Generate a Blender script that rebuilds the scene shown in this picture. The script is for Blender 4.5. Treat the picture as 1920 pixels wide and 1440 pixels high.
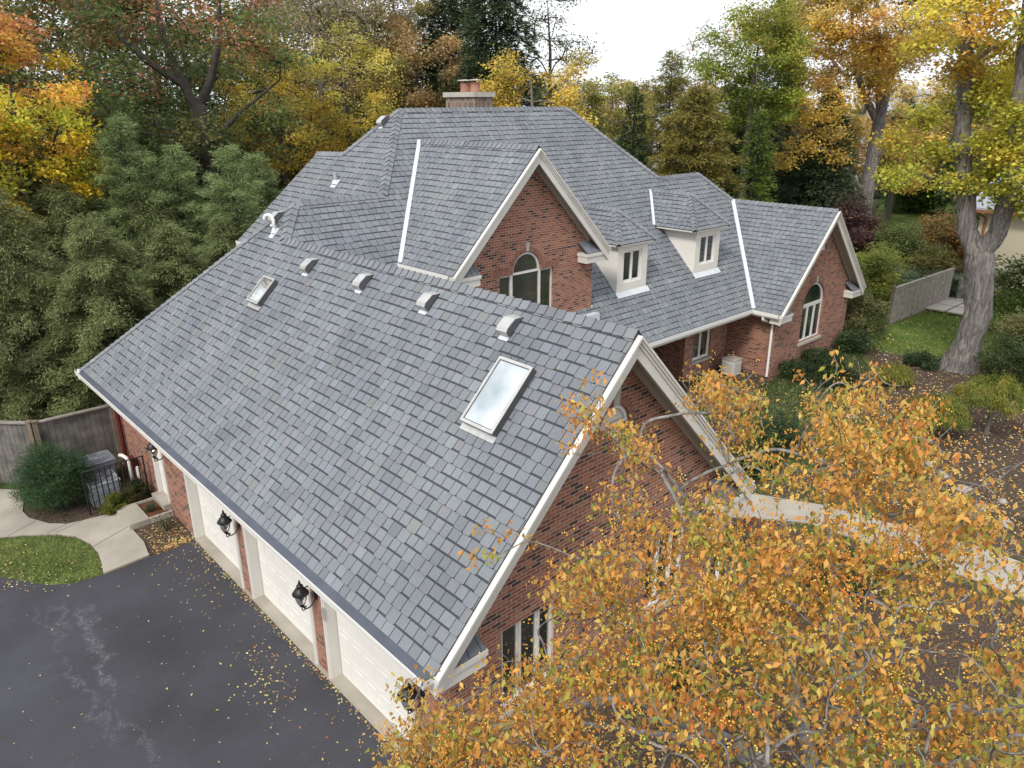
import bpy, math, random
import numpy as np
from mathutils import Vector, Matrix
from mathutils.geometry import delaunay_2d_cdt

for o in list(bpy.data.objects): bpy.data.objects.remove(o)
scene = bpy.context.scene
COL = scene.collection
R = math.radians

# ---------------- camera, world, sun, exposure ----------------
cam_d = bpy.data.cameras.new("camera"); cam = bpy.data.objects.new("camera", cam_d); COL.objects.link(cam)
right = Vector((0.73787, -0.67493, -0.00403)); upv = Vector((0.23938, 0.25611, 0.93654)); fwd = Vector((0.63107, 0.69201, -0.35054))
fwd.normalize(); right = (right - fwd*right.dot(fwd)).normalized(); upv = right.cross(fwd)
m = Matrix((right, upv, -fwd)).transposed().to_4x4(); m.translation = (0, 0, 10)
cam.matrix_world = m
cam_d.sensor_width = 36; cam_d.lens = 1407.74/1920*36; cam_d.clip_start = .1; cam_d.clip_end = 2000
scene.camera = cam
scene.render.resolution_x = 1024; scene.render.resolution_y = 768

SUN_EL, SUN_AZ = 46, 250      # azimuth measured from +Y towards +X
w = bpy.data.worlds.new("World"); scene.world = w; w.use_nodes = True
nt = w.node_tree; nt.nodes.clear()
out = nt.nodes.new("ShaderNodeOutputWorld"); bg = nt.nodes.new("ShaderNodeBackground")
sky = nt.nodes.new("ShaderNodeTexSky"); sky.sky_type = 'NISHITA'; sky.sun_disc = False
sky.sun_elevation = R(SUN_EL); sky.sun_rotation = R(SUN_AZ); sky.dust_density = 3; sky.air_density = 1.0
tc = nt.nodes.new("ShaderNodeTexCoord"); no = nt.nodes.new("ShaderNodeTexNoise"); no.inputs['Scale'].default_value = 1.6; no.inputs['Detail'].default_value = 5
cr = nt.nodes.new("ShaderNodeValToRGB"); cr.color_ramp.elements[0].position = .3; cr.color_ramp.elements[1].position = .72
cr.color_ramp.elements[0].color = (.84, .84, .84, 1); cr.color_ramp.elements[1].color = (1, 1, 1, 1)
mp = nt.nodes.new("ShaderNodeMapping"); mp.inputs['Scale'].default_value = (1, 1, 2.5)
cl = nt.nodes.new("ShaderNodeMix"); cl.data_type = 'RGBA'
cl.inputs['Factor'].default_value = .9
cloud = nt.nodes.new("ShaderNodeMix"); cloud.data_type = 'RGBA'; cloud.blend_type = 'MULTIPLY'; cloud.inputs['Factor'].default_value = 1
cloud.inputs['A'].default_value = (9.3, 9.6, 10.1, 1)
nt.links.new(tc.outputs['Generated'], mp.inputs['Vector']); nt.links.new(mp.outputs['Vector'], no.inputs['Vector'])
nt.links.new(no.outputs['Fac'], cr.inputs['Fac']); nt.links.new(cr.outputs['Color'], cloud.inputs['B'])
nt.links.new(sky.outputs['Color'], cl.inputs['A']); nt.links.new(cloud.outputs['Result'], cl.inputs['B'])
nt.links.new(cl.outputs['Result'], bg.inputs['Color']); bg.inputs['Strength'].default_value = .1
nt.links.new(bg.outputs['Background'], out.inputs['Surface'])

sd = bpy.data.lights.new("sun", 'SUN'); sun = bpy.data.objects.new("sun", sd); COL.objects.link(sun)
sd.energy = 1.9; sd.angle = R(14); sd.color = (1, .96, .9)
sv = Vector((math.sin(R(SUN_AZ))*math.cos(R(SUN_EL)), math.cos(R(SUN_AZ))*math.cos(R(SUN_EL)), math.sin(R(SUN_EL))))
sun.rotation_euler = sv.to_track_quat('Z', 'Y').to_euler(); sun.location = (0, 0, 40)
scene.view_settings.view_transform = 'Standard'; scene.view_settings.look = 'None'
scene.view_settings.exposure = 0.55; scene.view_settings.gamma = 1

# ---------------- materials ----------------
def mat(name, base=(.5, .5, .5), rough=.7, noise=None, nscale=5, metal=0, attr=False, bump=0, bscale=40, transl=0, spec=.5, coords='Object', detail=5):
    m = bpy.data.materials.new(name); m.use_nodes = True; t = m.node_tree; b = t.nodes['Principled BSDF']
    b.inputs['Roughness'].default_value = rough; b.inputs['Metallic'].default_value = metal
    b.inputs['Specular IOR Level'].default_value = spec
    L = t.links.new; src = None
    if attr:
        a = t.nodes.new('ShaderNodeAttribute'); a.attribute_name = 'col'; src = a.outputs['Color']
    tcn = t.nodes.new('ShaderNodeTexCoord')
    if noise:
        n = t.nodes.new('ShaderNodeTexNoise'); n.inputs['Scale'].default_value = nscale; n.inputs['Detail'].default_value = detail
        L(tcn.outputs[coords], n.inputs['Vector'])
        r = t.nodes.new('ShaderNodeValToRGB'); r.color_ramp.elements[0].position = .33; r.color_ramp.elements[1].position = .67
        if attr:
            k = noise; r.color_ramp.elements[0].color = (1-k,)*3+(1,); r.color_ramp.elements[1].color = (1+k,)*3+(1,)
            mx = t.nodes.new('ShaderNodeMix'); mx.data_type = 'RGBA'; mx.blend_type = 'MULTIPLY'; mx.inputs['Factor'].default_value = 1
            L(n.outputs['Fac'], r.inputs['Fac']); L(src, mx.inputs['A']); L(r.outputs['Color'], mx.inputs['B']); src = mx.outputs['Result']
        else:
            r.color_ramp.elements[0].color = tuple(base)+(1,); r.color_ramp.elements[1].color = tuple(noise)+(1,)
            L(n.outputs['Fac'], r.inputs['Fac']); src = r.outputs['Color']
    if src: L(src, b.inputs['Base Color'])
    else: b.inputs['Base Color'].default_value = tuple(base)+(1,)
    if bump:
        n2 = t.nodes.new('ShaderNodeTexNoise'); n2.inputs['Scale'].default_value = bscale; n2.inputs['Detail'].default_value = 4
        L(tcn.outputs[coords], n2.inputs['Vector'])
        bp = t.nodes.new('ShaderNodeBump'); bp.inputs['Strength'].default_value = bump; bp.inputs['Distance'].default_value = .02
        L(n2.outputs['Fac'], bp.inputs['Height']); L(bp.outputs['Normal'], b.inputs['Normal'])
    if transl:
        tr = t.nodes.new('ShaderNodeBsdfTranslucent'); ms = t.nodes.new('ShaderNodeMixShader'); ms.inputs[0].default_value = transl
        if src: L(src, tr.inputs['Color'])
        L(b.outputs[0], ms.inputs[1]); L(tr.outputs[0], ms.inputs[2]); L(ms.outputs[0], t.nodes['Material Output'].inputs['Surface'])
    return m

def ramp(t, stops, const=False):
    r = t.nodes.new('ShaderNodeValToRGB'); e = r.color_ramp.elements
    while len(e) > len(stops): e.remove(e[-1])
    while len(e) < len(stops): e.new(.5)
    for i, (p, c) in enumerate(stops): e[i].position = p; e[i].color = tuple(c)+(1,)
    if const: r.color_ramp.interpolation = 'CONSTANT'
    return r

def brick_mat(name, stack=False, pal=None):
    m = bpy.data.materials.new(name); m.use_nodes = True; t = m.node_tree; b = t.nodes['Principled BSDF']; L = t.links.new
    uv = t.nodes.new('ShaderNodeUVMap'); br = t.nodes.new('ShaderNodeTexBrick')
    L(uv.outputs['UV'], br.inputs['Vector'])
    br.inputs['Scale'].default_value = 1; br.inputs['Brick Width'].default_value = .205 if not stack else .068
    br.inputs['Row Height'].default_value = .068 if not stack else .205
    if stack: br.offset = 0
    br.inputs['Mortar Size'].default_value = .0072; br.inputs['Mortar Smooth'].default_value = .15; br.inputs['Bias'].default_value = 0
    br.inputs['Color1'].default_value = (0, 0, 0, 1); br.inputs['Color2'].default_value = (1, 1, 1, 1); br.inputs['Mortar'].default_value = (.5, .5, .5, 1)
    n = t.nodes.new('ShaderNodeTexNoise'); n.inputs['Scale'].default_value = .9; n.inputs['Detail'].default_value = 3; L(uv.outputs['UV'], n.inputs['Vector'])
    ad = t.nodes.new('ShaderNodeMath'); ad.operation = 'MULTIPLY_ADD'; ad.inputs[1].default_value = .22
    L(n.outputs['Fac'], ad.inputs[0]); 
    sp = t.nodes.new('ShaderNodeSeparateColor'); L(br.outputs['Color'], sp.inputs[0]); L(sp.outputs[0], ad.inputs[2])
    r = ramp(t, pal or [(0, (.06, .04, .037)), (.18, (.10, .05, .04)), (.26, (.215, .080, .052)), (.46, (.30, .112, .068)), (.64, (.38, .158, .095)), (.85, (.27, .098, .064)), (.99, (.38, .195, .13))], False)
    dv = t.nodes.new('ShaderNodeMath'); dv.operation = 'DIVIDE'; dv.inputs[1].default_value = 1.15; L(ad.outputs[0], dv.inputs[0]); L(dv.outputs[0], r.inputs['Fac'])
    n3 = t.nodes.new('ShaderNodeTexNoise'); n3.inputs['Scale'].default_value = 60; L(uv.outputs['UV'], n3.inputs['Vector'])
    r3 = ramp(t, [(.3, (.8, .8, .8)), (.7, (1.15, 1.15, 1.15))]); L(n3.outputs['Fac'], r3.inputs['Fac'])
    mm = t.nodes.new('ShaderNodeMix'); mm.data_type = 'RGBA'; mm.blend_type = 'MULTIPLY'; mm.inputs['Factor'].default_value = 1
    L(r.outputs['Color'], mm.inputs['A']); L(r3.outputs['Color'], mm.inputs['B'])
    mx = t.nodes.new('ShaderNodeMix'); mx.data_type = 'RGBA'; L(br.outputs['Fac'], mx.inputs['Factor']); L(mm.outputs['Result'], mx.inputs['A']); mx.inputs['B'].default_value = (.38, .325, .27, 1)
    L(mx.outputs['Result'], b.inputs['Base Color']); b.inputs['Roughness'].default_value = .9; b.inputs['Specular IOR Level'].default_value = .2
    bp = t.nodes.new('ShaderNodeBump'); bp.invert = True; bp.inputs['Strength'].default_value = .6; bp.inputs['Distance'].default_value = .006
    L(br.outputs['Fac'], bp.inputs['Height']); L(bp.outputs['Normal'], b.inputs['Normal'])
    return m

M = {}
M['brick'] = brick_mat('brick'); M['soldier'] = brick_mat('soldier brick', True, [(0, (.07, .055, .05)), (.3, (.15, .105, .085)), (.6, (.23, .15, .115)), (.99, (.30, .22, .18))])
M['shingle'] = mat('shingle', rough=.92, attr=True, noise=.16, nscale=90, bump=.25, bscale=220, spec=.25, detail=2)
_t = M['shingle'].node_tree; _b = _t.nodes['Principled BSDF']; _src = _b.inputs['Base Color'].links[0].from_socket
_uv = _t.nodes.new('ShaderNodeTexCoord'); _mp = _t.nodes.new('ShaderNodeMapping'); _mp.inputs['Scale'].default_value = (1.1, 1.1, .35)
_n = _t.nodes.new('ShaderNodeTexNoise'); _n.inputs['Scale'].default_value = .8; _n.inputs['Detail'].default_value = 6; _t.links.new(_uv.outputs['Object'], _mp.inputs['Vector']); _t.links.new(_mp.outputs['Vector'], _n.inputs['Vector'])
_r = ramp(_t, [(.3, (.86, .87, .88)), (.5, (1, 1, 1)), (.72, (1.1, 1.09, 1.06))]); _t.links.new(_n.outputs['Fac'], _r.inputs['Fac'])
_m = _t.nodes.new('ShaderNodeMix'); _m.data_type = 'RGBA'; _m.blend_type = 'MULTIPLY'; _m.inputs['Factor'].default_value = 1
_t.links.new(_src, _m.inputs['A']); _t.links.new(_r.outputs['Color'], _m.inputs['B']); _t.links.new(_m.outputs['Result'], _b.inputs['Base Color'])
M['trim'] = mat('cream trim', (.62, .595, .545), .5, noise=(.68, .655, .60), nscale=1.3)
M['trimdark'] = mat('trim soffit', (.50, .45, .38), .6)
M['stucco'] = mat('cream dormer board', (.68, .645, .58), .75, noise=(.73, .695, .63), nscale=2, bump=.1, bscale=90)
M['white'] = mat('white paint', (.74, .72, .68), .4)
M['flash'] = mat('white metal flashing', (.72, .74, .77), .35, noise=(.62, .64, .68), nscale=4, metal=.2)
M['galv'] = mat('galvanised vent', (.50, .49, .47), .38, metal=.55, noise=(.62, .61, .59), nscale=6)
M['ventdark'] = mat('vent mesh and painted shade', (.09, .09, .10), .7)
M['guard'] = mat('gutter guard', (.075, .085, .11), .6, noise=(.10, .11, .14), nscale=3)
M['door'] = mat('garage door paint', (.70, .68, .63), .5, noise=(.75, .73, .68), nscale=.8)
M['glass'] = mat('window glass', (.012, .016, .015), .03, noise=(.045, .052, .045), nscale=1.1, spec=.8); M['glass'].node_tree.nodes['Principled BSDF'].inputs['IOR'].default_value = 1.9
M['skyglass'] = mat('skylight glass', (.42, .49, .50), .05, metal=.85, noise=(.90, .92, .93), nscale=1.1)  # mottled tint paints uneven sky and tree reflections into the pane
M['black'] = mat('black iron', (.012, .012, .014), .45)
M['bronze'] = mat('skylight frame', (.10, .10, .105), .4, metal=.3)
M['lampglass'] = mat('lamp glass', (.55, .6, .6), .05); M['lampglass'].node_tree.nodes['Principled BSDF'].inputs['Transmission Weight'].default_value = .9
bulb = mat('lit bulb', (1, .8, .5)); bulb.node_tree.nodes['Principled BSDF'].inputs['Emission Color'].default_value = (1, .8, .5, 1); bulb.node_tree.nodes['Principled BSDF'].inputs['Emission Strength'].default_value = 6
M['bulb'] = bulb
M['concrete'] = mat('concrete', (.30, .27, .225), .85, noise=(.40, .365, .305), nscale=1.2, bump=.15, bscale=60, detail=8)
M['stone'] = mat('limestone', (.48, .45, .39), .85, noise=(.36, .335, .29), nscale=5)
M['rust'] = mat('rusty tray soil', (.10, .032, .012), .8, noise=(.16, .055, .02), nscale=4)
M['terracotta'] = mat('terracotta', (.30, .13, .09), .8, noise=(.38, .18, .13), nscale=3)
M['wood'] = mat('weathered fence wood', (.085, .08, .072), .85, noise=(.19, .175, .155), nscale=3.5, bump=.3)
M['woodcap'] = mat('fence cap', (.21, .185, .155), .85, noise=(.30, .27, .235), nscale=4)
M['woodpost'] = mat('fence post', (.15, .11, .075), .85, noise=(.21, .165, .12), nscale=4)
M['woodgrey'] = mat('silver grey fence', (.22, .195, .165), .85, noise=(.36, .33, .285), nscale=6, bump=.3)
M['copper'] = mat('copper gutter', (.35, .14, .07), .45, metal=.3)
M['cream'] = mat('cream stucco', (.62, .54, .40), .8)
M['slate'] = mat('far roof', (.32, .34, .38), .7)
M['maroon'] = mat('maroon pipe', (.10, .012, .014), .4)
M['grille'] = mat('grey unit', (.24, .26, .30), .5)
M['rock'] = mat('boulder', (.27, .235, .21), .85, noise=(.42, .38, .35), nscale=2.5, bump=.4, bscale=12)
M['bark'] = mat('bark', (.12, .105, .09), .95, noise=(.21, .19, .17), nscale=9, bump=1.0, bscale=18)
M['barkdark'] = mat('dark bark', (.035, .030, .026), .95, noise=(.075, .062, .052), nscale=4, bump=.8, bscale=14)
M['barkpale'] = mat('pale lichen bark', (.11, .098, .088), .9, noise=(.30, .29, .275), nscale=14, bump=.5, bscale=50)
M['leaf'] = mat('leaves', rough=.55, attr=True, transl=.4, spec=.3)
M['needle'] = mat('needles', rough=.7, attr=True, transl=.3, spec=.2)
M['litter'] = mat('fallen leaf', rough=.7, attr=True)

def long_bark(name, a, b_):
    m = bpy.data.materials.new(name); m.use_nodes = True; t = m.node_tree; b = t.nodes['Principled BSDF']; L = t.links.new
    tcn = t.nodes.new('ShaderNodeTexCoord'); mpn = t.nodes.new('ShaderNodeMapping'); mpn.inputs['Scale'].default_value = (9, 9, 1.7)
    n = t.nodes.new('ShaderNodeTexNoise'); n.inputs['Scale'].default_value = 1.0; n.inputs['Detail'].default_value = 12; n.inputs['Roughness'].default_value = .65; n.inputs['Distortion'].default_value = .9
    L(tcn.outputs['Object'], mpn.inputs['Vector']); L(mpn.outputs['Vector'], n.inputs['Vector'])
    r = ramp(t, [(.36, a), (.64, b_)]); L(n.outputs['Fac'], r.inputs['Fac']); L(r.outputs['Color'], b.inputs['Base Color'])
    bp = t.nodes.new('ShaderNodeBump'); bp.inputs['Strength'].default_value = 1; bp.inputs['Distance'].default_value = .12
    L(n.outputs['Fac'], bp.inputs['Height']); L(bp.outputs['Normal'], b.inputs['Normal']); b.inputs['Roughness'].default_value = .95
    return m
M['barkbig'] = long_bark('furrowed silver maple bark', (.085, .075, .068), (.30, .275, .25))

def ground_mat():
    m = bpy.data.materials.new('soil and leaf litter'); m.use_nodes = True; t = m.node_tree; b = t.nodes['Principled BSDF']; L = t.links.new
    tcn = t.nodes.new('ShaderNodeTexCoord')
    n = t.nodes.new('ShaderNodeTexNoise'); n.inputs['Scale'].default_value = 14; n.inputs['Detail'].default_value = 9; L(tcn.outputs['Object'], n.inputs['Vector'])
    r = ramp(t, [(.35, (.035, .024, .018)), (.5, (.075, .052, .038)), (.66, (.15, .115, .085))]); L(n.outputs['Fac'], r.inputs['Fac'])
    n2 = t.nodes.new('ShaderNodeTexNoise'); n2.inputs['Scale'].default_value = .35; n2.inputs['Detail'].default_value = 4; L(tcn.outputs['Object'], n2.inputs['Vector'])
    r2 = ramp(t, [(.44, (0, 0, 0)), (.58, (1, 1, 1))]); L(n2.outputs['Fac'], r2.inputs['Fac'])
    n4 = t.nodes.new('ShaderNodeTexNoise'); n4.inputs['Scale'].default_value = 22; n4.inputs['Detail'].default_value = 6; L(tcn.outputs['Object'], n4.inputs['Vector'])
    rg = ramp(t, [(.35, (.03, .05, .018)), (.62, (.085, .105, .035))]); L(n4.outputs['Fac'], rg.inputs['Fac'])
    mx = t.nodes.new('ShaderNodeMix'); mx.data_type = 'RGBA'; L(r2.outputs['Color'], mx.inputs['Factor']); L(r.outputs['Color'], mx.inputs['A']); L(rg.outputs['Color'], mx.inputs['B'])
    L(mx.outputs['Result'], b.inputs['Base Color']); b.inputs['Roughness'].default_value = 1; b.inputs['Specular IOR Level'].default_value = .1
    bp = t.nodes.new('ShaderNodeBump'); bp.inputs['Strength'].default_value = .8; bp.inputs['Distance'].default_value = .05; L(n.outputs['Fac'], bp.inputs['Height']); L(bp.outputs['Normal'], b.inputs['Normal'])
    return m
M['ground'] = ground_mat()
M['mulch'] = mat('dark mulch', (.04, .028, .021), 1, noise=(.13, .095, .072), nscale=25, bump=1, bscale=40, spec=.1, detail=9)
M['lawn'] = mat('lawn', (.08, .12, .03), 1, noise=(.17, .22, .06), nscale=1.6, bump=.8, bscale=60, spec=.1, detail=9)

def asphalt_mat():
    m = bpy.data.materials.new('sealed asphalt'); m.use_nodes = True; t = m.node_tree; b = t.nodes['Principled BSDF']; L = t.links.new
    tcn = t.nodes.new('ShaderNodeTexCoord')
    n = t.nodes.new('ShaderNodeTexNoise'); n.inputs['Scale'].default_value = .55; n.inputs['Detail'].default_value = 6; L(tcn.outputs['Object'], n.inputs['Vector'])
    r = ramp(t, [(.3, (.036, .036, .042)), (.7, (.062, .062, .075))]); L(n.outputs['Fac'], r.inputs['Fac'])
    g = t.nodes.new('ShaderNodeTexNoise'); g.inputs['Scale'].default_value = 130; g.inputs['Detail'].default_value = 3; L(tcn.outputs['Object'], g.inputs['Vector'])
    rg = ramp(t, [(.3, (.72, .72, .72)), (.62, (1.1, 1.1, 1.1)), (.8, (1.9, 1.9, 1.9))]); L(g.outputs['Fac'], rg.inputs['Fac'])
    mm = t.nodes.new('ShaderNodeMix'); mm.data_type = 'RGBA'; mm.blend_type = 'MULTIPLY'; mm.inputs['Factor'].default_value = 1
    L(r.outputs['Color'], mm.inputs['A']); L(rg.outputs['Color'], mm.inputs['B'])
    # chalky scuff marks: thin wandering lines of a stretched noise, broken up by fine noise
    sc = None
    at = t.nodes.new('ShaderNodeAttribute'); at.attribute_name = 'col'
    f = t.nodes.new('ShaderNodeTexNoise'); f.inputs['Scale'].default_value = 38; f.inputs['Detail'].default_value = 6; L(tcn.outputs['Object'], f.inputs['Vector'])
    wv = t.nodes.new('ShaderNodeTexNoise'); wv.inputs['Scale'].default_value = 1.1; wv.inputs['Detail'].default_value = 4; wv.inputs['Distortion'].default_value = 1.5; L(tcn.outputs['Object'], wv.inputs['Vector'])
    rw = ramp(t, [(.465, (0, 0, 0)), (.5, (1, 1, 1)), (.535, (0, 0, 0))]); L(wv.outputs['Fac'], rw.inputs['Fac'])
    rf = ramp(t, [(.45, (0, 0, 0)), (.7, (1, 1, 1))]); L(f.outputs['Fac'], rf.inputs['Fac'])
    mk = t.nodes.new('ShaderNodeMath'); mk.operation = 'MULTIPLY'; L(rw.outputs['Color'], mk.inputs[0]); L(rf.outputs['Color'], mk.inputs[1])
    n5 = t.nodes.new('ShaderNodeTexNoise'); n5.inputs['Scale'].default_value = .45; L(tcn.outputs['Object'], n5.inputs['Vector'])
    r5 = ramp(t, [(.47, (0, 0, 0)), (.62, (.8, .8, .8))]); L(n5.outputs['Fac'], r5.inputs['Fac'])
    mk2 = t.nodes.new('ShaderNodeMath'); mk2.operation = 'MULTIPLY'; L(mk.outputs[0], mk2.inputs[0]); L(r5.outputs['Color'], mk2.inputs[1])
    fs = t.nodes.new('ShaderNodeTexNoise'); fs.inputs['Scale'].default_value = 26; fs.inputs['Detail'].default_value = 8; fs.inputs['Roughness'].default_value = .8; L(tcn.outputs['Object'], fs.inputs['Vector'])
    rfs = ramp(t, [(.47, (0, 0, 0)), (.68, (1, 1, 1))]); L(fs.outputs['Fac'], rfs.inputs['Fac'])
    wob = t.nodes.new('ShaderNodeTexNoise'); wob.inputs['Scale'].default_value = 2.2; wob.inputs['Detail'].default_value = 5; L(tcn.outputs['Object'], wob.inputs['Vector'])
    sx = t.nodes.new('ShaderNodeSeparateXYZ'); L(tcn.outputs['Object'], sx.inputs[0]); sw = t.nodes.new('ShaderNodeSeparateColor'); L(wob.outputs['Color'], sw.inputs[0])
    def mth(op, a, b_=None, c_=None):
        k = t.nodes.new('ShaderNodeMath'); k.operation = op
        for i_, v_ in enumerate((a, b_, c_)):
            if v_ is None: continue
            if isinstance(v_, (int, float)): k.inputs[i_].default_value = v_
            else: L(v_, k.inputs[i_])
        return k.outputs[0]
    tot = mth('MULTIPLY', mk2.outputs[0], .12)
    for x0_, sl, ya, yb, wd, st in ((1.50, .02, 14.6, 16.8, .10, .55), (1.80, -.06, 15.2, 16.5, .13, .7), (2.05, -.10, 12.6, 16.2, .15, 1.0), (1.55, .05, 11.5, 14.6, .10, .7), (1.9, .1, 10.5, 12.8, .12, .6), (1.0, .1, 9.2, 11.8, .12, .5)):
        dx = mth('SUBTRACT', sx.outputs[0], mth('MULTIPLY_ADD', mth('SUBTRACT', sx.outputs[1], (ya+yb)/2), -sl, x0_)); dx = mth('ADD', dx, mth('MULTIPLY_ADD', sw.outputs[0], 1.1, -.55))
        band = mth('SUBTRACT', 1.0, mth('DIVIDE', mth('ABSOLUTE', dx), wd)); band = mth('MAXIMUM', band, 0.0)
        yy = mth('SUBTRACT', 1.0, mth('POWER', mth('ABSOLUTE', mth('DIVIDE', mth('SUBTRACT', sx.outputs[1], (ya+yb)/2), (yb-ya)/2)), 4)); yy = mth('MAXIMUM', yy, 0.0)
        tot = mth('MAXIMUM', tot, mth('MULTIPLY', mth('MULTIPLY', mth('MULTIPLY', band, yy), rfs.outputs['Color']), st*1.05))
    mk2 = type('o', (), {'outputs': [mth('MINIMUM', tot, .85)]})
    mx = t.nodes.new('ShaderNodeMix'); mx.data_type = 'RGBA'; L(mk2.outputs[0], mx.inputs['Factor']); L(mm.outputs['Result'], mx.inputs['A']); mx.inputs['B'].default_value = (.26, .26, .28, 1)
    L(mx.outputs['Result'], b.inputs['Base Color']); b.inputs['Roughness'].default_value = .75; b.inputs['Specular IOR Level'].default_value = .4
    bp = t.nodes.new('ShaderNodeBump'); bp.inputs['Strength'].default_value = .35; bp.inputs['Distance'].default_value = .01; L(g.outputs['Fac'], bp.inputs['Height']); L(bp.outputs['Normal'], b.inputs['Normal'])
    return m
M['asphalt'] = asphalt_mat()
M['chalk'] = None

# ---------------- object helpers ----------------
def meta(o, label=None, cat=None, group=None, kind=None):
    if label: o['label'] = label
    if cat: o['category'] = cat
    if group: o['group'] = group
    if kind: o['kind'] = kind
    return o
def thing(name, label, cat, loc=(0, 0, 0), rz=0, group=None):
    o = bpy.data.objects.new(name, None); COL.objects.link(o); o.location = loc; o.rotation_euler = (0, 0, rz)
    o.empty_display_size = .2
    return meta(o, label, cat, group)
def copy_tree(o, parent=None):
    c = o.copy(); COL.objects.link(c)
    if parent: c.parent = parent
    for ch in list(o.children): copy_tree(ch, c)
    return c

class MB:
    def __init__(s): s.v = []; s.f = []; s.m = []; s.c = []
    def face(s, pts, mi=0, col=(.5, .5, .5)):
        i = len(s.v); s.v += [tuple(p) for p in pts]; s.f.append(tuple(range(i, i+len(pts)))); s.m.append(mi); s.c.append(col)
    def box(s, x0, x1, y0, y1, z0, z1, mi=0, col=(.5, .5, .5)):
        a = [(x0, y0), (x1, y0), (x1, y1), (x0, y1)]
        s.prism([(x, y, z0) for x, y in a], (0, 0, z1-z0), mi, col)
        return s
    def obox(s, c, ax, ay, az, mi=0, col=(.5, .5, .5)):
        c, ax, ay, az = map(Vector, (c, ax, ay, az))
        s.prism([c-ax-ay-az, c+ax-ay-az, c+ax+ay-az, c-ax+ay-az], az*2, mi, col); return s
    def prism(s, poly, vec, mi=0, col=(.5, .5, .5)):
        P = [Vector(p) for p in poly]; vec = Vector(vec); Q = [p+vec for p in P]; n = len(P)
        s.face(P[::-1], mi, col); s.face(Q, mi, col)
        for i in range(n): s.face([P[i], P[(i+1) % n], Q[(i+1) % n], Q[i]], mi, col)
        return s
    def tube(s, pts, rad, n=6, mi=0, col=(.5, .5, .5), cap=True):
        P = [Vector(p) for p in pts]; rad = rad if hasattr(rad, '__len__') else [rad]*len(P)
        base = len(s.v); prev = None
        for i, p in enumerate(P):
            d = (P[min(i+1, len(P)-1)]-P[max(i-1, 0)])
            if d.length < 1e-9: d = Vector((0, 0, 1))
            d.normalize()
            if prev is None:
                a = d.cross(Vector((0, 0, 1)) if abs(d.z) < .9 else Vector((1, 0, 0))).normalized()
            else:
                a = (prev-d*prev.dot(d)).normalized()
            prev = a; b = d.cross(a)
            for k in range(n):
                t = 2*math.pi*k/n; s.v.append(tuple(p+(a*math.cos(t)+b*math.sin(t))*rad[i]))
        for i in range(len(P)-1):
            for k in range(n):
                k2 = (k+1) % n; s.f.append((base+i*n+k, base+i*n+k2, base+(i+1)*n+k2, base+(i+1)*n+k)); s.m.append(mi); s.c.append(col)
        if cap:
            s.f.append(tuple(base+k for k in range(n))[::-1]); s.m.append(mi); s.c.append(col)
            s.f.append(tuple(base+(len(P)-1)*n+k for k in range(n))); s.m.append(mi); s.c.append(col)
        return s
    def lathe(s, prof, c, n=14, mi=0, col=(.5, .5, .5)):
        c = Vector(c); base = len(s.v)
        for r, z in prof:
            for k in range(n):
                t = 2*math.pi*k/n; s.v.append((c.x+r*math.cos(t), c.y+r*math.sin(t), c.z+z))
        for i in range(len(prof)-1):
            for k in range(n):
                k2 = (k+1) % n; s.f.append((base+i*n+k, base+i*n+k2, base+(i+1)*n+k2, base+(i+1)*n+k)); s.m.append(mi); s.c.append(col)
        return s
    def build(s, name, mats, parent=None, smooth=False, attr=False):
        me = bpy.data.meshes.new(name)
        me.from_pydata(s.v, [], s.f)
        mats = mats if isinstance(mats, (list, tuple)) else [mats]
        for k in mats: me.materials.append(k)
        me.polygons.foreach_set('material_index', s.m)
        if smooth: me.polygons.foreach_set('use_smooth', [True]*len(s.f))
        uv = me.uv_layers.new(name='UVMap')
        co = np.empty(len(me.vertices)*3); me.vertices.foreach_get('co', co); co = co.reshape(-1, 3)
        nl = len(me.loops); vi = np.empty(nl, dtype=np.int32); me.loops.foreach_get('vertex_index', vi)
        npol = len(me.polygons); nn = np.empty(npol*3); me.polygons.foreach_get('normal', nn); nn = nn.reshape(-1, 3)
        lt = np.empty(npol, dtype=np.int32); me.polygons.foreach_get('loop_total', lt)
        t = np.stack([-nn[:, 1], nn[:, 0], np.zeros(npol)], 1); ln = np.linalg.norm(t, axis=1); fl = ln < .15
        t[fl] = (1, 0, 0); ln[fl] = 1; t /= ln[:, None]; bt = np.cross(nn, t)
        sg = np.sign(bt[:, 2]); sg[sg == 0] = 1
        tl = np.repeat(t, lt, 0); bl = np.repeat(bt, lt, 0); p = co[vi]
        uvs = np.stack([(p*tl).sum(1), (p*bl).sum(1)], 1); uv.data.foreach_set('uv', uvs.astype(np.float32).ravel())
        if attr:
            a = me.attributes.new('col', 'FLOAT_COLOR', 'FACE')
            c = np.ones((len(s.f), 4), np.float32); c[:, :3] = np.array(s.c, np.float32)[:, :3]; a.data.foreach_set('color', c.ravel())
        o = bpy.data.objects.new(name, me); COL.objects.link(o)
        if parent is not None: o.parent = parent; o.matrix_parent_inverse = Matrix.Identity(4)
        return o

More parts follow.
